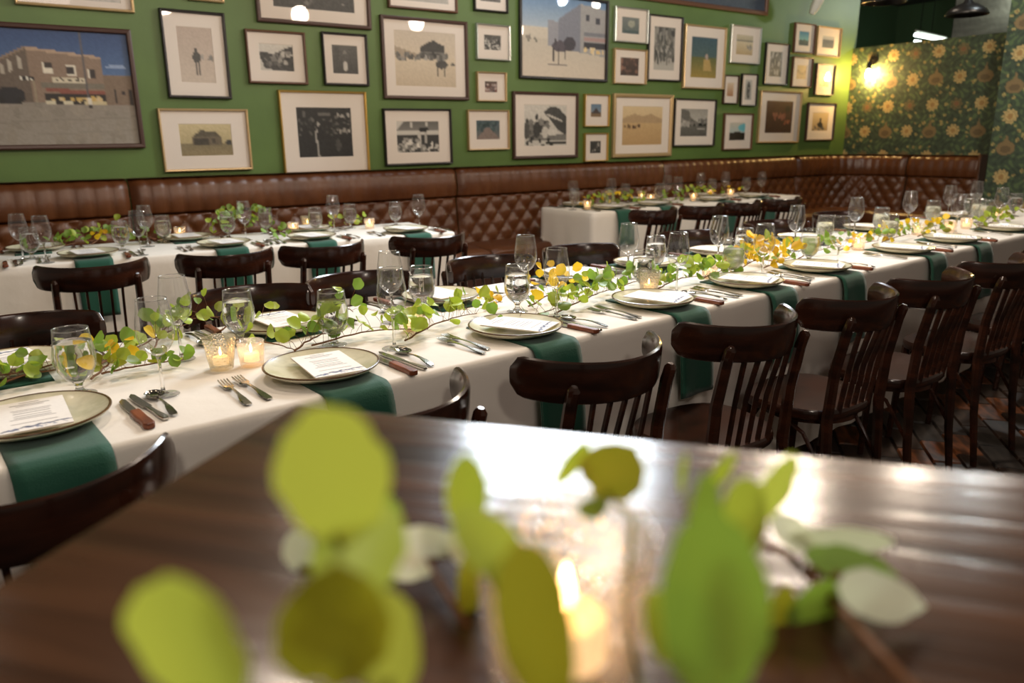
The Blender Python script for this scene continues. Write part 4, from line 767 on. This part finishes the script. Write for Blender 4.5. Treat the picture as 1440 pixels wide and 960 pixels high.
BR = [([(-20, 545), (50, 530), (130, 515)], 15, GG, .05, 'green branch with mottled leaves at the left photo edge'), ([(130, 515), (200, 490), (262, 455)], 16, GLm, .04, 'branch between the left goblet and wine glass'), ([(130, 532), (150, 520), (165, 500)], 5, YY, .05, 'few yellow leaves right of the front-left goblet'), ([(140, 525), (200, 515), (262, 505)], 12, [('lo', 2), ('lg', 3), ('ll', 2)], .02, 'low branch around the foot of the front wine glass'),
 ([(215, 490), (245, 455), (310, 445)], 14, GLm, .07, 'branch reaching up behind the front wine glasses'), ([(330, 478), (365, 482), (415, 492)], 3, GG, .03, 'nearly bare brown twig by the beaded votive'), ([(300, 470), (350, 455), (380, 450)], 6, GLm, .08, 'sprig around the water goblet behind the candle holders'), ([(415, 492), (450, 478), (480, 466)], 10, GLm, .07, 'bright green sprig in front of the second goblet'), ([(440, 485), (520, 470), (600, 462)], 12, [('ll', 5), ('lg', 2)], .05, 'branch passing the overlapping wine glasses'),
 ([(570, 478), (610, 462), (670, 440)], 20, [('ll', 6), ('lg', 1)], .06, 'lime leaves in front of the pale pink votive'), ([(480, 445), (495, 438)], 4, GLm, .08, 'small sprig left of the overlapping wine glasses'), ([(680, 432), (693, 428), (706, 424)], 6, YY, .03, 'orange-yellow leaves beside the pale pink votive'), ([(700, 452), (745, 448), (795, 430)], 7, GG, .03, 'dark leaves at the foot of the goblet by the yellow twig'), ([(745, 430), (775, 420), (805, 405)], 12, YY, .09, 'yellow-leaved twig between goblet and wine glass'),
 ([(780, 440), (825, 425), (868, 405)], 30, [('lg', 4), ('ll', 4)], .07, 'dense green branch left of the fourth near plate'), ([(870, 405), (895, 398), (915, 396)], 6, GG, .04, 'green leaves at the foot of the glowing goblet'), ([(925, 405), (960, 395), (1000, 388)], 22, [('ll', 5), ('lg', 3)], .06, 'lime branch left of the white glowing votive'), ([(985, 392), (1015, 385), (1040, 380)], 13, [('ll', 4), ('lg', 3)], .06, 'green branch right of the white glowing votive'),
 ([(1040, 378), (1065, 372), (1085, 367)], 26, YY, .10, 'bright yellow leaf cluster around the wine glass'), ([(1070, 378), (1095, 372), (1120, 362)], 18, [('ly', 6), ('ll', 2), ('lg', 1)], .07, 'yellow cluster right half with some green'), ([(1120, 364), (1150, 356), (1185, 345)], 14, [('lg', 5)], .06, 'dark green sprig between the cloudy drinks'), ([(1180, 352), (1205, 346), (1235, 338)], 14, [('ly', 4), ('lo', 1)], .04, 'orange-yellow leaves by the lit votive'),
 ([(1230, 345), (1262, 336), (1290, 328)], 16, MX, .06, 'mixed green and yellow branch left of the far candles'), ([(1290, 332), (1315, 326), (1335, 320)], 12, [('ly', 3), ('lo', 2), ('lg', 1)], .05, 'olive and yellow leaves by the far votive pair'), ([(1370, 322), (1400, 314), (1425, 308)], 20, [('lo', 2), ('ll', 3), ('lg', 1)], .07, 'yellow-green branch before the right photo edge')]
for i, (px, n, mk, h, l) in enumerate(BR): branch(px, n, mk, h, l+', long table', gb, 1.0, 100+i)
for i, (px, n, mk, h, l) in enumerate([([(60, 352), (105, 345), (170, 334)], 24, GG, .06, 'low dark green branch, left end of the left back table'), ([(130, 343), (150, 338), (185, 335)], 5, [('ly', 2), ('ll', 1)], .12, 'sprig with a raised leaf and a yellow one, left back table'), ([(175, 340), (205, 338), (235, 335)], 6, GG, .05, 'few dark leaves by the wine glass pair, left back table'), ([(293, 332), (325, 328), (378, 320)], 34, GG, .12, 'tall leafy sprig among three glasses, left back table'), ([(380, 334), (398, 330), (412, 328)], 7, [('lg', 1)], .03, 'dark leaves by the low lit votive, left back table'), ([(455, 322), (480, 318), (506, 312)], 10, GLm, .05, 'green leaves near the table end, left back table')]): branch(px, n, mk, h, l, 'leafy branches on the left back table', 1.0, 200+i)
for i, (px, n, mk, h, l) in enumerate([([(822, 290), (855, 287), (900, 283)], 34, [('ly', 2), ('ll', 2), ('lg', 2)], .07, 'yellow-green twigs at the square end, right back table'), ([(930, 287), (960, 281), (1000, 275)], 24, GG, .09, 'dark green leaves mid right back table'), ([(1000, 276), (1025, 272), (1045, 270)], 8, MX, .05, 'small twigs toward the corner, right back table')]): branch(px, n, mk, h, l, 'leafy branches on the right back table', 1.0, 300+i)
# ------------------------------------------------------------------ lamps in view
sp = onx(1221, 105, WX-.09); st_ = onx(1226, 84, WX-.12)
t = thing('wall_sconce', 'lit bare-bulb wall lamp with black fitting on the floral wallpaper', 'lamp', (WX, sp[1], sp[2]))
part('backplate', MB().lathe([(0, 0), (.05, 0), (.05, .012), (0, .014)], 20), M['black'], t); t.children[0].rotation_euler = (0, -PI/2, 0); t.children[0].location = (0, 0, .16)
part('arm', MB().tube([(0, 0, .16), (-.06, 0, .175), (-.085, 0, .165), (-.09, 0, .13)], .007, 8), M['black'], t)
part('socket', MB().lathe([(0, .14), (.022, .138), (.026, .10), (.024, .06), (.0, .06)], 16, (-.09, 0, 0)), M['black'], t)
part('bulb', MB().lathe([(.001, .062), (.014, .058), (.030, .02), (.034, -.005), (.026, -.03), (.001, -.042)], 20, (-.09, 0, 0)), M['bulb'], t, sharp=False)
#point('sconce_light', (WX-.26, sp[1]+.02, sp[2]-.02), 15, (1, .66, .28), .05)
def dome_lamp(px, py, D, label):
    d = ray(px, py); d = d/np.linalg.norm(d); p = EYE+d*D; t = thing('pendant_lamp', label, 'lamp', (p[0], p[1], p[2]), 0, 'dark dome pendant lamps')
    part('shade', MB().lathe([(.19, -.03), (.195, -.02), (.17, .02), (.11, .06), (.05, .085), (.03, .11), (.0, .115), (.0, .105), (.045, .078), (.105, .052), (.165, .012), (.185, -.03), (.19, -.03)], 32), M['black'], t, sharp=False); t.scale = (.8, .8, .8)
    part('cap', MB().lathe([(0, .10), (.035, .10), (.03, .17), (0, .175)], 16), M['black'], t); part('cord', MB().tube([(0, 0, .17), (0, 0, (3.2-p[2])/.8)], .006, 6), M['black'], t); return t
dome_lamp(1360, 17, 7.4, 'dark dome pendant lamp in front of the grey column'); dome_lamp(1243, -1, 6.6, 'dark dome pendant lamp cut off by the top edge, left of the other')
# fluorescent fixtures in the room beyond
a1, a2 = onx(1287, 49, 10.8), onx(1330, 57, 11.6)
t = thing('strip_light', 'lit white fluorescent strip seen over the wallpapered partition', 'lamp', tuple(a1), 0)
dv = Vector(a2-a1); part('tube', MB().tube([(0, 0, 0), dv], .022, 8), M['tube'], t); part('housing', MB().tube([(0, 0, .05), dv+Vector((0, 0, .04))], .02, 4), M['white'], t); part('hanger', MB().tube([dv*.5+Vector((0, 0, .04)), dv*.5+Vector((0, 0, 3.2-a1[2]))], .006, 4), M['black'], t)
a1, a2 = onx(1287, 58, 10.8), onx(1297, 60, 11.0); t = thing('strip_light', 'short lower fluorescent strip just above the partition edge', 'lamp', tuple(a1), 0); dv = Vector(a2-a1); part('tube', MB().tube([(0, 0, 0), dv], .02, 8), M['tube'], t); part('hanger', MB().tube([dv*.5, dv*.5+Vector((0, 0, 3.2-a1[2]))], .006, 4), M['black'], t)
# white spot head high on the green wall
p = ony(1147, 8, WY-.22); t = thing('spotlight_head', 'pale spotlight head hanging at the top edge, over the small corner pictures', 'spotlight', tuple(p))
part('spot_body', MB().lathe([(0, -.09), (.03, -.085), (.05, -.02), (.055, .06), (.05, .10), (0, .11)], 20), M['white'], t); t.children[0].rotation_euler = (.35, .2, 0)
part('bracket', MB().tube([(0, 0, .08), (0, .04, .25), (0, .06, 3.2-p[2])], .012, 6), M['white'], t)
# ------------------------------------------------------------------ near table (bar height) and what stands on it
ZB = 1.06; c0 = onz(415, 567, ZB); aR = math.radians(-51.3)
ux = Vector((math.cos(aR), math.sin(aR), 0)); uy = Vector((math.cos(aR-PI/2), math.sin(aR-PI/2), 0))
t = thing('bar_table', 'dark wooden bar-height table filling the foreground, out of focus', 'table', (c0[0], c0[1], 0), aR)
Lx, Ly = 1.25, .80
o = part('tabletop', MB().box((Lx/2, -Ly/2, ZB-.02), (Lx, Ly, .04)), M['bartop'], t, False); bevel(o, .006, 3)
part('column', MB().box((Lx/2, -Ly/2, .53), (.1, .1, .98)), M['black'], t, False); part('foot_plate', MB().box((Lx/2, -Ly/2, .015), (.6, .6, .03)), M['black'], t, False)
p = onz(795, 948, ZB+.001); fgc = make_candle('votive', True); fgc.location = (p[0], p[1], ZB+.001); fgc['label'] = 'large blurred glowing candle glass on the near dark table, behind the leaves'
# branch on the near table: leaves at their own distances from the lens
FGL = {k: [leaf_mesh('leaf', M[k], 1.0, 1.0, c, 50+s, 24) for s, c in enumerate((.12, -.14, .2))] for k in ('lf', 'll', 'lg', 'lo', 'lw', 'ly')}
def P3(px, py, D): d = ray(px, py); return Vector(EYE+d/np.linalg.norm(d)*D)
bs = P3(900, 985, .33)
t = thing('leafy_branch', 'large blurred branch of lime round leaves on the near dark table, closest to the camera', 'branch', tuple(bs))
t2 = thing('leafy_branch', 'blurred twig with pale whitish leaves lying on the near dark table, right of the candle', 'branch', tuple(onz(1130, 800, ZB+.01)))
t3 = thing('leafy_branch', 'blurred twig with pale grey-green leaves left of the near candle glass', 'branch', tuple(onz(600, 790, ZB+.01)))
R3 = Matrix(((right[0], -down[0], -fwd[0]), (right[1], -down[1], -fwd[1]), (right[2], -down[2], -fwd[2])))
def near_leaf(par, px, py, D, wpx, hpx, ang, k, tilt=(0, 0), seed=0):
    """leaf centred at the ray of (px,py), D metres away; wpx,hpx its apparent size, ang its lean"""
    c = P3(px, py, D); s = D/F*.93; m = R3@Euler((tilt[0], tilt[1], math.radians(ang)), 'XYZ').to_matrix()
    sx, sy = wpx/2*s/max(.3, math.cos(tilt[1])), hpx/2*s/max(.3, math.cos(tilt[0]))
    base = c-m@Vector((0, sy, 0))-Vector(par.location)
    o = obj('leaf', FGL[k][seed % 3], par, base, m.to_euler(), (sx, sy, sx)); return base, o
A1 = [(468, 668, .27, 158, 205, 8, 'lf', (.3, .2)), (505, 775, .285, 130, 150, -20, 'll', (-.4, .1)), (470, 880, .27, 150, 180, 0, 'lo', (.2, .3)), (268, 905, .25, 180, 200, -12, 'lf', (.4, -.2)), (545, 905, .29, 90, 150, 20, 'lf', (.2, .5)),
      (655, 690, .33, 62, 110, 6, 'll', (.2, .4)), (690, 770, .30, 70, 150, 48, 'll', (.1, .6)), (757, 880, .27, 110, 250, 18, 'lo', (.2, .4)), (862, 660, .36, 100, 92, -35, 'lo', (.3, .1)), (803, 650, .37, 34, 80, -30, 'll', (.1, .8)), (835, 715, .35, 50, 36, 10, 'lg', (.5, .1)),
      (1000, 850, .29, 165, 270, 10, 'lg', (.1, .3)), (990, 740, .32, 60, 150, 5, 'lg', (.1, .6)), (962, 665, .36, 18, 60, 0, 'll', (.1, .9)), (1012, 662, .38, 30, 66, -32, 'll', (.1, .6)), (1088, 688, .36, 52, 110, -22, 'lf', (.2, .3)), (1052, 720, .35, 70, 100, 20, 'll', (.2, .3)), (930, 880, .30, 60, 110, 30, 'lf', (.2, .6)), (540, 725, .36, 44, 60, 20, 'lg', (.2, .6))]
ends = []
for i, (px, py, D, wp, hp, an, k, tl) in enumerate(A1):
    b, o = near_leaf(t, px, py, D, wp, hp, an, k, tl, i); ends.append(b)
def stems(par, pts_list, r=.0016):
    for pts in pts_list: part('stem', MB().tube(pts, r, 6), M['lo'] if r < .002 else M['stem'], par, sharp=False)
Wp = lambda px, py, D, par: P3(px, py, D)-Vector(par.location)
stems(t, [[Wp(905, 1000, .33, t), Wp(880, 860, .345, t), Wp(890, 730, .36, t), Wp(850, 690, .365, t)], [Wp(560, 1010, .29, t), Wp(520, 860, .31, t), Wp(490, 780, .30, t), Wp(472, 755, .275, t)], [Wp(905, 1000, .33, t), Wp(1000, 960, .31, t), Wp(1040, 800, .345, t), Wp(1075, 740, .36, t)],
    [Wp(905, 1000, .33, t), Wp(800, 960, .29, t), Wp(700, 830, .31, t), Wp(655, 745, .33, t)], [Wp(560, 1010, .29, t), Wp(380, 1030, .27, t), Wp(270, 980, .25, t)], [Wp(560, 1010, .29, t), Wp(740, 1030, .31, t), Wp(905, 1000, .33, t)], [Wp(1000, 960, .31, t), Wp(985, 780, .33, t), Wp(965, 700, .36, t)]])
for i, (px, py, D, wp, hp, an, k, tl) in enumerate([(1182, 758, .47, 42, 120, -80, 'lw', (.3, .5)), (1238, 838, .44, 62, 128, 78, 'lw', (.3, .3)), (1112, 748, .47, 42, 78, 60, 'lw', (.3, .3)), (1195, 795, .46, 40, 130, 84, 'lg', (.2, .7)), (1150, 860, .44, 90, 90, 30, 'lg', (.6, .1)), (1090, 870, .43, 60, 100, 10, 'lo', (.4, .5)), (1050, 770, .45, 40, 40, 0, 'lw', (.5, .2))]): near_leaf(t2, px, py, D, wp, hp, an, k, tl, i)
stems(t2, [[(0, 0, 0), Wp(1100, 775, .46, t2), Wp(1060, 760, .46, t2)], [(0, 0, 0), Wp(1180, 810, .45, t2)], [(0, 0, 0), Wp(1220, 900, .41, t2), Wp(1300, 985, .375, t2)]], .0025)
for i, (px, py, D, wp, hp, an, k, tl) in enumerate([(600, 762, .44, 40, 110, 84, 'lw', (.2, .4)), (560, 790, .43, 46, 90, 70, 'lw', (.4, .3)), (650, 770, .44, 40, 60, 40, 'lw', (.3, .3)), (420, 775, .44, 40, 60, 20, 'lw', (.3, .5)), (660, 830, .42, 34, 110, 5, 'lo', (.2, .5))]): near_leaf(t3, px, py, D, wp, hp, an, k, tl, i)
stems(t3, [[(0, 0, 0), Wp(640, 775, .44, t3)], [(0, 0, 0), Wp(520, 800, .44, t3), Wp(420, 800, .44, t3)], [(0, 0, 0), Wp(655, 880, .40, t3)]], .0022)
for o in bpy.data.objects:
    if 'used_' in o: del o['used_']
